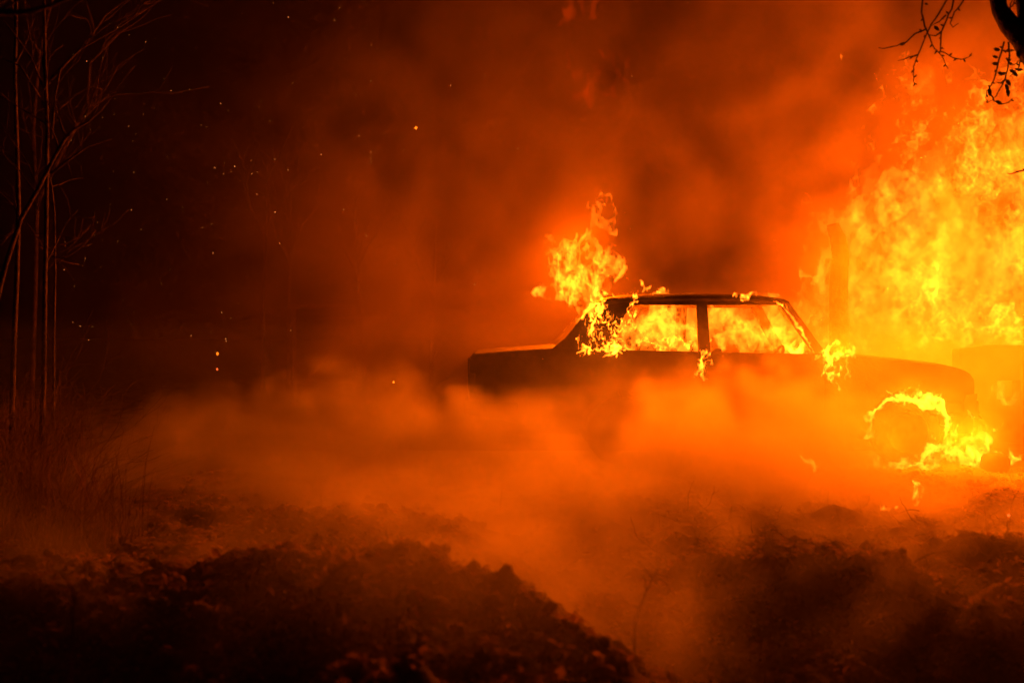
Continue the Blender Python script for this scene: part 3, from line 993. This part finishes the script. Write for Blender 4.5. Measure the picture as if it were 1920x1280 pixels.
def licks(label, paths, y, count, length, thick, strength, seed, up=(0.0, 1.0), spread=0.5, jit=4, vox=0.008, rope=None, warp=0.02, lights=(), depth=0.03, group=None):
    """many small separate tongues of fire along photograph paths at depth y; rope = thickness of a core running along the path"""
    r = random.Random(seed)
    k = y / F
    caps = []
    segs = []
    for pth in paths:
        for a, b in zip(pth[:-1], pth[1:]):
            segs.append((a, b, math.hypot(b[0] - a[0], b[1] - a[1])))
    tot = sum(q[2] for q in segs)
    for _ in range(count):
        t = r.random() * tot
        for a, b, ln in segs:
            if t <= ln: break
            t -= ln
        f = t / max(ln, 1e-6)
        w_ = r.gauss(0, jit)
        nx_, ny_ = -(b[1] - a[1]) / max(ln, 1e-6), (b[0] - a[0]) / max(ln, 1e-6)
        p = [a[0] + (b[0] - a[0]) * f + nx_ * w_, a[1] + (b[1] - a[1]) * f + ny_ * w_]
        L = length * r.uniform(.35, 1.2); th = thick * r.uniform(.45, 1.2)
        d = math.atan2(up[1], up[0]) + r.gauss(0, spread)
        yy = r.uniform(-depth, depth)
        bend = r.uniform(-.7, .7)
        pts = []
        for i in range(4):
            pts.append((p[0], p[1], th * (0.55, 1.0, 0.6, 0.14)[i], yy))
            p = [p[0] + math.cos(d) * L / 3, p[1] - math.sin(d) * L / 3]
            d += bend
        caps += pc(pts, y)
    if rope:
        for pth in paths:
            q = [(a[0], a[1], rope * r.uniform(.5, 1.25)) for a in pth]
            caps += pc(q, y)
    allp = np.array([c[0] for c in caps] + [c[2] for c in caps]); rr = max(max(c[1], c[3]) for c in caps)
    lo = allp.min(0) - rr - warp * 2 - 2 * vox; hi = allp.max(0) + rr + warp * 2 + 2 * vox
    n = np.ceil((hi - lo) / vox).astype(int) + 1
    ax = [(lo[i] + vox * np.arange(n[i])).astype(np.float32) for i in range(3)]
    Xc, Yc, Zc = np.meshgrid(*ax, indexing='ij')
    so = seed * 0.211
    W = [samp(NB[i], Xc * .8 + so, Yc * .8 + .3 * i, Zc * .6) * warp * .6 + samp(NB[i], Xc * 2.4 + so, Yc * 2.4, Zc * 1.8 + .2 * i) * warp * .4 for i in range(3)]
    Xw, Yw, Zw = Xc + W[0], Yc + W[1] * .5, Zc + W[2]
    e = np.full(Xc.shape, -9.0, np.float32)
    for (a, ra, b, rb) in caps:                 # each tongue only touches its own box
        a = np.array(a); b = np.array(b); R_ = max(ra, rb) + 2.5 * warp + 2 * vox
        i0 = np.maximum(((np.minimum(a, b) - R_ - lo) / vox).astype(int), 0); i1 = np.minimum(((np.maximum(a, b) + R_ - lo) / vox).astype(int) + 2, n)
        sl = tuple(slice(i0[i], i1[i]) for i in range(3))
        e[sl] = np.maximum(e[sl], caps_env(Xw[sl], Yw[sl], Zw[sl], [(a, ra, b, rb)]))
    return flame_object(e, lo, hi, vox, label, strength, lights, group)


def pc(pts, y):
    """capsule chain from (px, py, radius px) at depth y"""
    out = []
    k = y / F
    if len(pts) == 1: pts = pts * 2
    for a, b in zip(pts[:-1], pts[1:]):
        out.append((tuple(at(a[0], a[1], y + (a[3] if len(a) > 3 else 0))), a[2] * k, tuple(at(b[0], b[1], y + (b[3] if len(b) > 3 else 0))), b[2] * k))
    return out


# tall plume over the rear pillar
flame('tall plume of flame rising behind the rear pillar of the car', pc([(1104, 585, 36), (1076, 530, 50), (1056, 490, 40), (1048, 468, 22)], 10.5) + pc([(1108, 560, 40), (1122, 490, 34), (1116, 440, 24), (1122, 395, 14), (1118, 375, 6)], 10.5),
      0.015, 3.6, 0.72, 26, 1, tear=0.34, stretch=.42, lights=[(at(1092, 478, 10.8), 620, 0.32)], warp=0.09, bias=0.08)
flame('white-hot knot of fire at the rear corner of the roof', pc([(1112, 556, 20), (1118, 540, 14), (1098, 585, 10), (1088, 605, 5)], 10.1), 0.012, 6, 1.1, 130, 2, tear=0.3, warp=0.035)
licks('swarm of small licks burning on the rear pillar panel', [[(1120, 562), (1132, 590), (1150, 612)], [(1195, 570), (1172, 600), (1150, 640), (1145, 655)], [(1080, 655), (1110, 648), (1150, 652)], [(1110, 610), (1120, 640)], [(1160, 640), (1150, 655)]], 10.02,
      150, 24, 2.3, 300, 4, up=(0.25, 1), spread=0.45, jit=7, vox=0.0075, warp=0.035, rope=1.8)
licks('row of bright drips below the rear side window', [[(1123, 668), (1140, 664), (1165, 662)]], 9.97, 12, 10, 3.2, 200, 5, jit=3, vox=0.009, rope=2.5)
# cabin
flame('fire filling the rear side window of the car', pc([(1165, 640, 36), (1235, 630, 56), (1300, 630, 50)], 10.7) + pc([(1190, 606, 36), (1270, 604, 36)], 10.8),
      0.022, 3.4, 0.95, 18, 6, tear=0.2, lights=[(at(1230, 605, 10.8), 200, 0.25)], warp=0.10, bias=0.1)
flame('sheet of flame burning on the far side of the car', pc([(1185, 605, 44), (1290, 600, 46), (1400, 602, 44), (1500, 620, 44)], 12.0), 0.026, 2.6, 0.9, 9, 40, tear=0.25, warp=0.1, bias=.1, stretch=.45)
flame('bright low flames along the sill of the rear side window', pc([(1150, 652, 14), (1200, 645, 22), (1240, 650, 14), (1290, 640, 20), (1306, 610, 9), (1308, 580, 6)], 10.25),
      0.011, 5.5, 0.72, 110, 7, tear=0.65, warp=0.06, tfreq=1.8)
flame('fire filling the front side window of the car', pc([(1345, 625, 42), (1420, 640, 40), (1490, 645, 42), (1530, 655, 30)], 10.7) + pc([(1350, 604, 32), (1400, 606, 28), (1460, 612, 34)], 10.8),
      0.022, 3.4, 0.85, 19, 8, tear=0.25, lights=[(at(1430, 610, 10.8), 170, 0.25)], warp=0.10, bias=0.1)
flame('bright flames in the lower front corner of the front side window', pc([(1440, 662, 10), (1480, 655, 16), (1515, 652, 16), (1525, 658, 9)], 10.2), 0.011, 5.5, 0.75, 110, 9, tear=0.65, warp=0.05, tfreq=1.8)
licks('line of flame creeping up the windscreen pillar', [[(1455, 560), (1465, 572), (1478, 588), (1500, 620), (1527, 660)]], 9.97, 18, 9, 2.4, 200, 10, up=(-.3, 1), jit=2, vox=0.0085, rope=1.8, warp=0.015)
# roof
flame('small flame standing on the rear of the roof', pc([(1203, 553, 8), (1210, 540, 10), (1214, 532, 4)], 10.2), 0.009, 7, 1.0, 130, 11, tear=0.2, warp=0.03, bias=.1)
flame('tiny wisps of flame beside the rear roof flame', pc([(1222, 553, 4), (1230, 548, 4), (1243, 545, 3)], 10.2), 0.007, 9, 0.8, 110, 12, tear=0.4, warp=0.02)
flame('pair of tiny flames on the middle of the roof edge', pc([(1377, 554, 5), (1378, 553, 5)], 10.15) + pc([(1395, 557, 5), (1412, 555, 7)], 10.15), 0.007, 8, 0.9, 130, 13, tear=0.2, warp=0.02, bias=.1)
flame('small flame at the front corner of the roof', pc([(1450, 562, 6), (1458, 555, 7), (1460, 550, 4)], 10.05), 0.008, 8, 0.9, 130, 14, tear=0.2, warp=0.02, bias=.1)
licks('broken line of little flames along the roof edge above the rear window', [[(1140, 556), (1180, 552), (1250, 550)]], 10.2, 16, 9, 2.2, 150, 61, jit=2, vox=0.0085, warp=.02)
# side drips
licks('ragged flame running down the door below the door pillar', [[(1318, 658), (1312, 690), (1302, 715)], [(1312, 690), (1318, 715)]], 9.95, 40, 22, 2.0, 230, 15, up=(0.1, 1), spread=.3, jit=4, vox=0.0075, rope=1.8, warp=.03)
flame('tiny flame on the door right of the pillar drip', pc([(1335, 676, 5), (1335, 684, 4)], 9.95), 0.008, 8, 0.9, 90, 16, warp=0.01)
flame('burst of flame at the foot of the windscreen pillar', pc([(1552, 655, 18), (1575, 655, 22), (1598, 660, 9)], 9.95), 0.011, 5.5, 0.8, 120, 17, tear=0.5, warp=0.05, lights=[(at(1575, 650, 9.9), 25, 0.05)], tfreq=1.8)
licks('thin streams of flame dripping down the front wing', [[(1553, 665), (1553, 705)], [(1565, 665), (1568, 710), (1576, 732)], [(1580, 670), (1585, 705), (1590, 720)]], 9.94, 44, 24, 2.0, 220, 18, spread=.25, jit=4, vox=0.0075, rope=1.8, warp=.035)
# front wheel
arc = [(1705 + 80 * math.cos(t), 826 - 80 * math.sin(t), 15) for t in np.linspace(0.1, 2.95, 11)]
arc2 = [(1705 + 79 * math.cos(t), 824 - 80 * math.sin(t)) for t in np.linspace(0.0, 3.1, 18)]
licks('ring of flame around the front wheel arch', [arc2, arc2[:9]], 9.92, 190, 20, 3.4, 130, 19, up=(-.35, 1), spread=.6, jit=5, vox=0.0085, rope=6.0, warp=.04, lights=[(at(1705, 738, 9.75), 45, 0.15)])
licks('flames curling over the lower front of the wheel', [[(1730, 858), (1765, 850), (1800, 845)], [(1785, 820), (1792, 850)], [(1770, 812), (1790, 815)], [(1740, 835), (1770, 850)]], 9.85, 90, 28, 3.6, 120, 20, up=(.1, 1), spread=.6, jit=8, vox=0.0085, rope=2.5, warp=.045, lights=[(at(1790, 825, 9.6), 90, 0.18)])
licks('low flames on the ground under the front wheel', [[(1622, 878), (1660, 880), (1720, 874), (1790, 868), (1860, 864)]], 9.75, 150, 24, 4.2, 100, 21, spread=.6, jit=5, vox=0.0095, rope=3.5, warp=.045, lights=[(at(1680, 830, 9.5), 70, 0.2)])
licks('faint wisps of flame inside the wheel arch left of the wheel', [[(1632, 850), (1645, 810), (1660, 780)], [(1660, 850), (1680, 800)]], 9.9, 26, 22, 2.0, 60, 22, spread=.35, jit=7, vox=0.0095, warp=.03)
flame('upright flame in front of the car nose', pc([(1835, 840, 22), (1848, 815, 22), (1838, 790, 8)], 9.9), 0.012, 4.5, 1.0, 85, 23, tear=0.25, warp=0.06, lights=[(at(1845, 805, 9.6), 90, 0.18)], bias=.1)
licks('fire creeping along the ground in front of the car nose', [[(1795, 862), (1830, 858), (1850, 862)], [(1850, 862), (1925, 862)]], 9.68, 50, 24, 4.0, 110, 71, spread=.5, jit=4, vox=0.0095, rope=2.5, warp=.04)
flame('small flame right of the charred block', pc([(1892, 858, 9), (1900, 855, 9)], 9.7), 0.010, 6, 0.9, 90, 24, tear=0.3, warp=0.03, bias=.1)
flame('flame burning in the opening of the low wall', pc([(1868, 738, 16), (1895, 735, 18)], 12.0), 0.016, 4, 1.0, 60, 25, tear=0.3, warp=0.05, bias=.1)
# ground flames
flame('small flame on the ground beside the curved weed stalk', pc([(1508, 876, 8), (1517, 868, 12), (1528, 877, 7)], 8.3), 0.008, 7, 0.95, 220, 26, tear=0.2, warp=0.03, bias=.1)
flame('forked little flame on the right bank', pc([(1722, 938, 8), (1716, 922, 8), (1711, 912, 6)], 7.3) + pc([(1728, 938, 8), (1732, 920, 9)], 7.3), 0.006, 8, 0.85, 220, 27, tear=0.3, warp=0.025, bias=.1)
flame('flat glowing flame lying on the right bank', pc([(1650, 953, 6), (1676, 946, 6)], 7.1), 0.006, 9, 0.9, 220, 28, tear=0.2, warp=0.02, bias=.1)
# the great fire behind
flame('great fire burning behind the car bonnet', pc([(1530, 640, 40), (1640, 600, 110), (1760, 590, 120), (1900, 600, 120), (2040, 560, 130)], 13.4) + pc([(1640, 510, 80), (1740, 470, 90), (1880, 470, 110)], 13.6),
      0.038, 1.5, 0.64, 4, 29, tear=0.55, warp=0.30, stretch=0.4, lights=[(at(1600, 500, 13.0), 650, 0.8), (at(1760, 450, 13.2), 1150, 0.8), (at(1930, 430, 13.0), 1100, 0.8)])
flame('broad soft glow of fire deep behind the low wall', pc([(1580, 640, 60), (1700, 560, 130), (1860, 500, 170), (2040, 460, 190)], 14.6) + pc([(1720, 400, 90), (1850, 330, 130), (2000, 280, 160)], 14.8),
      0.07, 1.1, 1.0, 2.6, 37, tear=0.25, warp=0.35, stretch=0.5, bias=.1)
flame('rolling cloud of flame at the upper right behind the forked tree', pc([(1700, 250, 60), (1780, 250, 90), (1880, 260, 110), (1990, 240, 120)], 12.6) + pc([(1685, 175, 40), (1740, 190, 44), (1840, 180, 40)], 12.6) + pc([(1900, 390, 60), (1930, 320, 80)], 12.6),
      0.034, 2.1, 0.50, 13, 30, tear=0.7, stretch=0.95, warp=0.26, lights=[(at(1800, 260, 12.8), 330, 0.8), (at(1930, 300, 12.8), 420, 0.8)])
flame('soft sheet of fire glowing behind the windscreen and bonnet', pc([(1490, 630, 30), (1560, 590, 60), (1620, 540, 80), (1680, 480, 80)], 13.8) + pc([(1560, 520, 40), (1640, 440, 70), (1720, 380, 70)], 14.0), 0.045, 1.6, 0.8, 7.0, 41, tear=0.3, warp=0.3, stretch=.45, bias=.1)
flame('curling yellow flames rising over the bonnet', pc([(1640, 610, 60), (1700, 560, 60), (1780, 600, 70), (1860, 560, 60)], 12.7), 0.028, 2.4, 0.45, 9, 38, tear=0.8, warp=0.2, stretch=.45)
flame('high flames at the right edge below the rolling cloud', pc([(1900, 450, 50), (1890, 380, 60), (1930, 340, 60)], 12.9), 0.03, 2.4, 0.5, 12, 39, tear=0.6, warp=0.22, stretch=.5)
flame('flame licking up beside the bare trunk', pc([(1530, 540, 24), (1540, 500, 20), (1545, 465, 10)], 13.0), 0.028, 2.4, 0.8, 22, 31, tear=0.3, warp=0.13)
flame('flame standing at the windscreen behind the pillar', pc([(1518, 615, 20), (1528, 580, 15), (1533, 545, 7)], 11.6), 0.02, 3, 0.7, 30, 32, tear=0.4, warp=0.1)
flame('ragged flame leaping beside the middle of the great fire', pc([(1740, 640, 24), (1735, 570, 32), (1742, 520, 18)], 12.3), 0.022, 3, 0.55, 30, 35, tear=0.7, warp=0.12, stretch=.5)
flame('broad low flame licking over the low wall', pc([(1800, 640, 28), (1860, 615, 40), (1930, 625, 40)], 12.5), 0.026, 2.6, 0.6, 30, 36, tear=0.5, warp=0.14)
# detached red flames high up
DEEP = (1.0, 0.05, 0.0)
flame('detached dim red flame floating high above the car', pc([(1105, 165, 30), (1100, 130, 26), (1120, 95, 30)], 11.4) + pc([(1120, 100, 24), (1150, 140, 34), (1178, 155, 26)], 11.4), 0.03, 2.2, 1.3, 1.3, 33, tear=0.1, stretch=.8, warp=0.22, bias=.35, col=DEEP)
flame('dim red flame at the top edge of the picture', pc([(1065, 5, 30), (1112, 8, 30)], 11.4), 0.03, 2.0, 1.3, 1.0, 34, tear=0.1, stretch=.9, warp=0.2, bias=.35, col=DEEP)

# ================================================================ SPARKS AND EMBERS
r = random.Random(5)
vs = []; fs = []
def spark(p, s):
    b0 = len(vs)
    st = r.uniform(0.8, 1.6)
    for q in ((1, 0, 0), (-1, 0, 0), (0, 1, 0), (0, -1, 0), (0, 0, st), (0, 0, -st)):
        vs.append((p.x + q[0] * s, p.y + q[1] * s, p.z + q[2] * s))
    fs.extend([tuple(b0 + i for i in f) for f in ((0, 2, 4), (2, 1, 4), (1, 3, 4), (3, 0, 4), (2, 0, 5), (1, 2, 5), (3, 1, 5), (0, 3, 5))])
for _ in range(460):
    px = 120 + 1400 * r.random() ** 1.25; py = r.uniform(0, 640) if r.random() < .8 else r.uniform(0, 860)
    if px > 1000 and r.random() < .45: continue
    y = r.uniform(7.5, 11.5)
    spark(at(px, py, y), (0.0006 + 0.0016 * r.random() ** 3) * y / 9)
o = np_mesh('sparks', np.array(vs), np.array(fs), mat_ember('spark_glow', 5.0, (1, .3, .07)), False)
tag(o, 'tiny glowing sparks drifting in the dark smoke', 'sparks', kind='stuff')
def ember(label, px, py, y, s, strength, col=FLAME, group=None):
    m = MB(); rr = random.Random(int(px))
    m.add([(q[0] * s * rr.uniform(.6, 1.3), q[1] * s * rr.uniform(.6, 1.2), q[2] * s * rr.uniform(.5, 1.3)) for q in ico], icf)
    o = m.build('ember', mat_ember('ember_glow', strength, col)); o.location = at(px, py, y)
    tag(o, label, 'ember', group)
RED = (1, .12, .02)
ember('round out of focus orange ember in the dark smoke, upper middle', 780, 241, 5.0, 0.003, 12)
ember('curled glowing ember hanging left of the smoke bank', 408, 663, 10.3, 0.014, 2.0)
ember('small ember just below the curled ember', 407, 692, 10.3, 0.011, 1.5, RED)
ember('bright ember low between the far trees and the boot', 738, 716, 10.0, 0.009, 5)
ember('red ember lying at the foot of the stalk at right edge', 1893, 966, 7.2, 0.011, 2.2, RED)

# ================================================================ SMOKE
def smoke_axes(lo, hi, vx):
    n = np.round((np.array(hi) - np.array(lo)) / vx).astype(int) + 1
    ax = [(lo[i] + vx * np.arange(n[i])).astype(np.float32) for i in range(3)]
    X, Y, Zs = np.meshgrid(*ax, indexing='ij')
    wx = samp(NZ[0], X / 6, Y / 6, Zs / 6) * .45; wy = samp(NZ[1], X / 6, Y / 6, Zs / 6 + .4) * .35; wz = samp(NZ[2], X / 6, Y / 6 + .2, Zs / 6) * .35
    n1 = samp(NZ[0], (X + wx) / 5 + .3, (Y + wy) / 5, (Zs + wz) / 5)
    n2 = samp(NZ[1], (X + wx) / 2.6, (Y + wy) / 2.6 + .3, (Zs + wz) / 2.6)
    n2 = n2 + 0.45 * samp(NZ[2], (X + .6 * wx) / 1.3, (Y + .6 * wy) / 1.3, (Zs + .6 * wz) / 1.1)
    return np.array(lo), np.array(lo) + (n - 1) * vx, X, Y, Zs, wx, wy, wz, n1, n2


def close_grid(D):
    for i in range(3):
        sl = [slice(None)] * 3
        for e in (0, -1):
            sl[i] = e; D[tuple(sl)] = 0
    D[D < 0.004] = 0
    return D


# --- pale smoke on the ground
LO, HI, X, Y, Zs, wx, wy, wz, n1, n2 = smoke_axes((-6.0, 2.9, -0.7), (5.6, 15.0, 1.7), 0.085)
D = np.zeros(X.shape, np.float32)
n3 = samp(NZ[0], (X + .5 * wx) / .8 + .1, (Y + .5 * wy) / .9, (Zs + .5 * wz) / .7 + .4)
# bank of smoke lying in front of the car and drifting left
ztp = np.interp(X + wx, [-5, -3.2, -1.6, -.7, 0.3, 1.0, 2.4, 3.2, 4, 5], [.05, .40, .52, .56, .56, .74, .76, .50, .2, .1]).astype(np.float32) + (0.09 * n1 + 0.08 * n2 + .06 * n3) * (1 - .6 * np.exp(-((X - .3) / .6) ** 2)) - .10 * (9.0 - Y).clip(0, 3)
band = sstep(6.1 + 1.2 * (1 - sstep(-2, -.6, X)), 7.4 + 1.0 * (1 - sstep(-2, -.6, X)), Y + .2 * n2) * (1 - sstep(9.3, 9.85, Y)) + 0.8 * sstep(9.3, 10.0, Y) * (1 - sstep(12, 15, Y)) * (1 - sstep(-1.2, -0.2, X))
bank = sstep(-0.10, 0.25, ztp - Zs) * band * (1 - sstep(2.0, 2.9, X)) * sstep(-4.0, -1.9, X) * np.clip(np.exp(0.45 * n2 + .2 * n1 + .4 * n3 - .3), 0.15, 2.2)
D += 1.7 * bank
# smoke rolling down the gully towards the camera
gxx = -0.08 + 0.21 * (6.8 - Y)
gul = (1 - sstep(.5, .85, X)) * np.exp(-((X + .2 * wx + .05 * n2 + .04 * n3 - gxx) / (0.2 + .16 * (Y - 4).clip(0, 4))) ** 2) * (1 - sstep(6.6, 7.8, Y)) * sstep(4.0, 5.0, Y + .25 * n2) * sstep(-.08, .25, 0.20 + .07 * n1 + .06 * n2 - Zs)
D += 2.2 * gul * np.clip(np.exp(.5 * n2 + .5 * n3 - .3), .1, 2.5)
# thin ground smoke on the right bank and the left field
thin = sstep(-.1, .35, 0.30 + .18 * n1 - Zs) * (1 - sstep(9.5, 11, Y)) * sstep(3.6, 5.4, Y + .3 * n1) * np.clip(.25 + .5 * n2 + .3 * n1 + .35 * n3, 0, 1.6) * (1 - .95 * sstep(0.0, 0.8, X + .8 * wx + .22 * n2 + .12 * n3) * (1 - sstep(6.6, 8.0, Y))) * sstep(-3.8, -1.6, X)
D += 0.6 * thin
wis = np.exp(-(np.abs(samp(NB[0], (X + wx) / 3.2, (Y + wy) / 2.2 + .2, Zs / 2.0 + .1) ) / .28) ** 2) * sstep(-.05, .25, 0.16 + .12 * n1 - Zs) * sstep(4.6, 5.6, Y) * (1 - sstep(8.6, 9.6, Y)) * sstep(.6, 1.4, X)
D += 1.6 * wis * np.clip(.6 + .6 * n2, 0, 2)
st = np.abs(samp(NB[1], (X + 1.3 * wx + .5 * Y) / 4.5, (Y + wy) / 3.0 + .6, (Zs + wz) / 1.6))
D += 0.75 * np.exp(-(st / .2) ** 2) * sstep(-.05, .3, 0.42 + .15 * n1 - Zs) * sstep(3.9, 4.9, Y) * (1 - sstep(6.6, 7.6, Y)) * sstep(-1.8, -.6, X) * np.clip(.6 + .6 * n2, 0, 2)
D += 1.0 * np.exp(-((X - .95) / .55) ** 2 - ((Y - 9.0) / .5) ** 2 - ((Zs - .38) / .32) ** 2) * np.clip(1 + .4 * n3, .3, 2)
# thin veil in front of the car
D += 0.008 * (1 - sstep(.8, 1.6, Zs))
D += 0.26 * sstep(3.3, 4.0, Y) * (1 - sstep(4.3, 5.2, Y)) * sstep(-1.2, -.3, X) * (1 - sstep(-.1, .5, X + .15 * n2)) * (1 - sstep(.35, .8, Zs)) * np.clip(1 + .7 * n2 + .4 * n3, 0, 2)
D += 0.8 * sstep(10.6, 11.4, Y) * (1 - sstep(12.6, 13.6, Y)) * sstep(2.0, 4.0, X) * (1 - sstep(.7, 1.4, Zs + .2 * n1)) * np.clip(1 + .6 * n1, .2, 2)
D += (0.07 + .13 * sstep(1.8, 3.2, X)) * sstep(7.8, 9.0, Y) * (1 - sstep(9.6, 10.2, Y)) * sstep(1.0, 2.4, X) * (1 - sstep(1.0, 1.65, Zs)) * np.clip(1 + .5 * n1, .2, 2)
D_LOW = (close_grid(D), LO, HI)

# --- dark sooty smoke rising over and behind the car
LO, HI, X, Y, Zs, wx, wy, wz, n1, n2 = smoke_axes((-8.0, 9.2, 0.3), (8.6, 18.6, 7.2), 0.16)
D = np.zeros(X.shape, np.float32)
col = sstep(9.6, 12.0, Y) * sstep(0, 1, (X + 7 - .9 * (Zs - 1)) / 8.5) * np.clip(0.45 + .55 * n1 + .28 * n2, 0.02, 2)
D += 0.36 * col * sstep(0.3, 1.3, Zs) * (1 - .5 * sstep(2.6, 4.6, X) * (1 - sstep(13.0, 14.6, Y)))
D += 0.012 * sstep(.4, 1.4, Zs) * sstep(9.2, 10.2, Y)
D *= 1 + .45 * (1 - sstep(0, 2, X))
for (px, py, y, rr, k) in ((720, 560, 12.0, 1.9, .16), (860, 360, 12.5, 1.6, .05), (600, 480, 13.0, 1.6, .10)):      # drifting billows left of the car
    p = at(px, py, y)
    d = np.sqrt((X + 1.3 * wx - p.x) ** 2 + ((Y + wy - p.y) / 1.3) ** 2 + (Zs + 1.3 * wz - p.z) ** 2) / rr
    D += k * (1 - sstep(.1, 1.1, d)) * np.clip(.8 + .6 * n2, .1, 2)
for (px, py, y, rr, k) in ((1350, 400, 11.6, 1.1, .8), (1480, 170, 12.0, 1.3, .85), (1240, 100, 12.4, 1.1, .6)):      # clear dark gaps between the billows
    p = at(px, py, y)
    d = np.sqrt((X + wx - p.x) ** 2 + ((Y + wy - p.y) / 1.6) ** 2 + (Zs + wz - p.z) ** 2) / rr
    D *= 1 - k * (1 - sstep(.3, 1.2, d + .15 * n2))
D_HIGH = (close_grid(D), LO, HI)


def mat_smoke(colour, aniso, k):
    m = bpy.data.materials.new('smoke'); m.use_nodes = True
    n = m.node_tree.nodes; l = m.node_tree.links
    n.remove(n['Principled BSDF'])
    v = n.new('ShaderNodeVolumePrincipled')
    v.inputs['Color'].default_value = (*colour, 1)
    v.inputs['Anisotropy'].default_value = aniso
    v.inputs['Density'].default_value = k
    l.new(v.outputs[0], n['Material Output'].inputs['Volume'])
    return m


def volume_object(name, D, lo, hi, mat):
    me = bpy.data.meshes.new(name)
    N = D.size
    me.vertices.add(N)
    at_ = me.attributes.new('dens', 'FLOAT', 'POINT')
    at_.data.foreach_set('value', np.ascontiguousarray(D, np.float32).ravel())
    me.materials.append(mat)
    o = bpy.data.objects.new(name, me); C.objects.link(o)
    ng = bpy.data.node_groups.new('smoke_grid', 'GeometryNodeTree')
    ng.interface.new_socket('Geometry', in_out='INPUT', socket_type='NodeSocketGeometry')
    ng.interface.new_socket('Geometry', in_out='OUTPUT', socket_type='NodeSocketGeometry')
    ns = ng.nodes; L = ng.links
    gi = ns.new('NodeGroupInput'); go = ns.new('NodeGroupOutput')
    vc = ns.new('GeometryNodeVolumeCube')
    vc.inputs['Min'].default_value = tuple(lo); vc.inputs['Max'].default_value = tuple(hi)
    for i, a in enumerate('XYZ'): vc.inputs['Resolution ' + a].default_value = int(D.shape[i])
    vc.inputs['Background'].default_value = 0.0
    pos = ns.new('GeometryNodeInputPosition')
    sub = ns.new('ShaderNodeVectorMath'); sub.operation = 'SUBTRACT'; sub.inputs[1].default_value = tuple(lo)
    dv = ns.new('ShaderNodeVectorMath'); dv.operation = 'DIVIDE'; dv.inputs[1].default_value = tuple((np.array(hi) - np.array(lo)) / (np.array(D.shape) - 1))
    ad = ns.new('ShaderNodeVectorMath'); ad.operation = 'ADD'; ad.inputs[1].default_value = (.5, .5, .5)
    fl = ns.new('ShaderNodeVectorMath'); fl.operation = 'FLOOR'
    dt = ns.new('ShaderNodeSeparateXYZ')
    L.new(pos.outputs[0], sub.inputs[0]); L.new(sub.outputs[0], dv.inputs[0]); L.new(dv.outputs[0], ad.inputs[0]); L.new(ad.outputs[0], fl.inputs[0]); L.new(fl.outputs[0], dt.inputs[0])
    m1 = ns.new('FunctionNodeFloatToInt'); m2 = ns.new('FunctionNodeFloatToInt'); m3 = ns.new('FunctionNodeFloatToInt')
    for i, mm in enumerate((m1, m2, m3)): L.new(dt.outputs[i], mm.inputs[0])
    def im(op, a, b):
        q = ns.new('FunctionNodeIntegerMath'); q.operation = op
        L.new(a, q.inputs[0])
        if isinstance(b, int): q.inputs[1].default_value = b
        else: L.new(b, q.inputs[1])
        return q.outputs[0]
    k = im('ADD', im('MULTIPLY', im('ADD', im('MULTIPLY', m1.outputs[0], int(D.shape[1])), m2.outputs[0]), int(D.shape[2])), m3.outputs[0])
    na = ns.new('GeometryNodeInputNamedAttribute'); na.data_type = 'FLOAT'; na.inputs['Name'].default_value = 'dens'
    si = ns.new('GeometryNodeSampleIndex'); si.data_type = 'FLOAT'; si.domain = 'POINT'
    L.new(gi.outputs[0], si.inputs['Geometry'])
    L.new(na.outputs[0], si.inputs['Value'])
    L.new(k, si.inputs['Index'])
    L.new(si.outputs[0], vc.inputs['Density'])
    sm = ns.new('GeometryNodeSetMaterial'); sm.inputs['Material'].default_value = mat
    L.new(vc.outputs[0], sm.inputs[0]); L.new(sm.outputs[0], go.inputs[0])
    md = o.modifiers.new('smoke_grid', 'NODES'); md.node_group = ng
    return o


sm = volume_object('ground_smoke', *D_LOW, mat_smoke((0.93, 0.92, 0.9), 0.56, 1.0))
tag(sm, 'pale orange-lit smoke bank rolling over the ground in front of the car', 'smoke', kind='stuff')
pm = mat_smoke((0.45, 0.36, 0.30), 0.5, 1.0)      # sooty over the fire; colour paled to the left to brighten the haze there
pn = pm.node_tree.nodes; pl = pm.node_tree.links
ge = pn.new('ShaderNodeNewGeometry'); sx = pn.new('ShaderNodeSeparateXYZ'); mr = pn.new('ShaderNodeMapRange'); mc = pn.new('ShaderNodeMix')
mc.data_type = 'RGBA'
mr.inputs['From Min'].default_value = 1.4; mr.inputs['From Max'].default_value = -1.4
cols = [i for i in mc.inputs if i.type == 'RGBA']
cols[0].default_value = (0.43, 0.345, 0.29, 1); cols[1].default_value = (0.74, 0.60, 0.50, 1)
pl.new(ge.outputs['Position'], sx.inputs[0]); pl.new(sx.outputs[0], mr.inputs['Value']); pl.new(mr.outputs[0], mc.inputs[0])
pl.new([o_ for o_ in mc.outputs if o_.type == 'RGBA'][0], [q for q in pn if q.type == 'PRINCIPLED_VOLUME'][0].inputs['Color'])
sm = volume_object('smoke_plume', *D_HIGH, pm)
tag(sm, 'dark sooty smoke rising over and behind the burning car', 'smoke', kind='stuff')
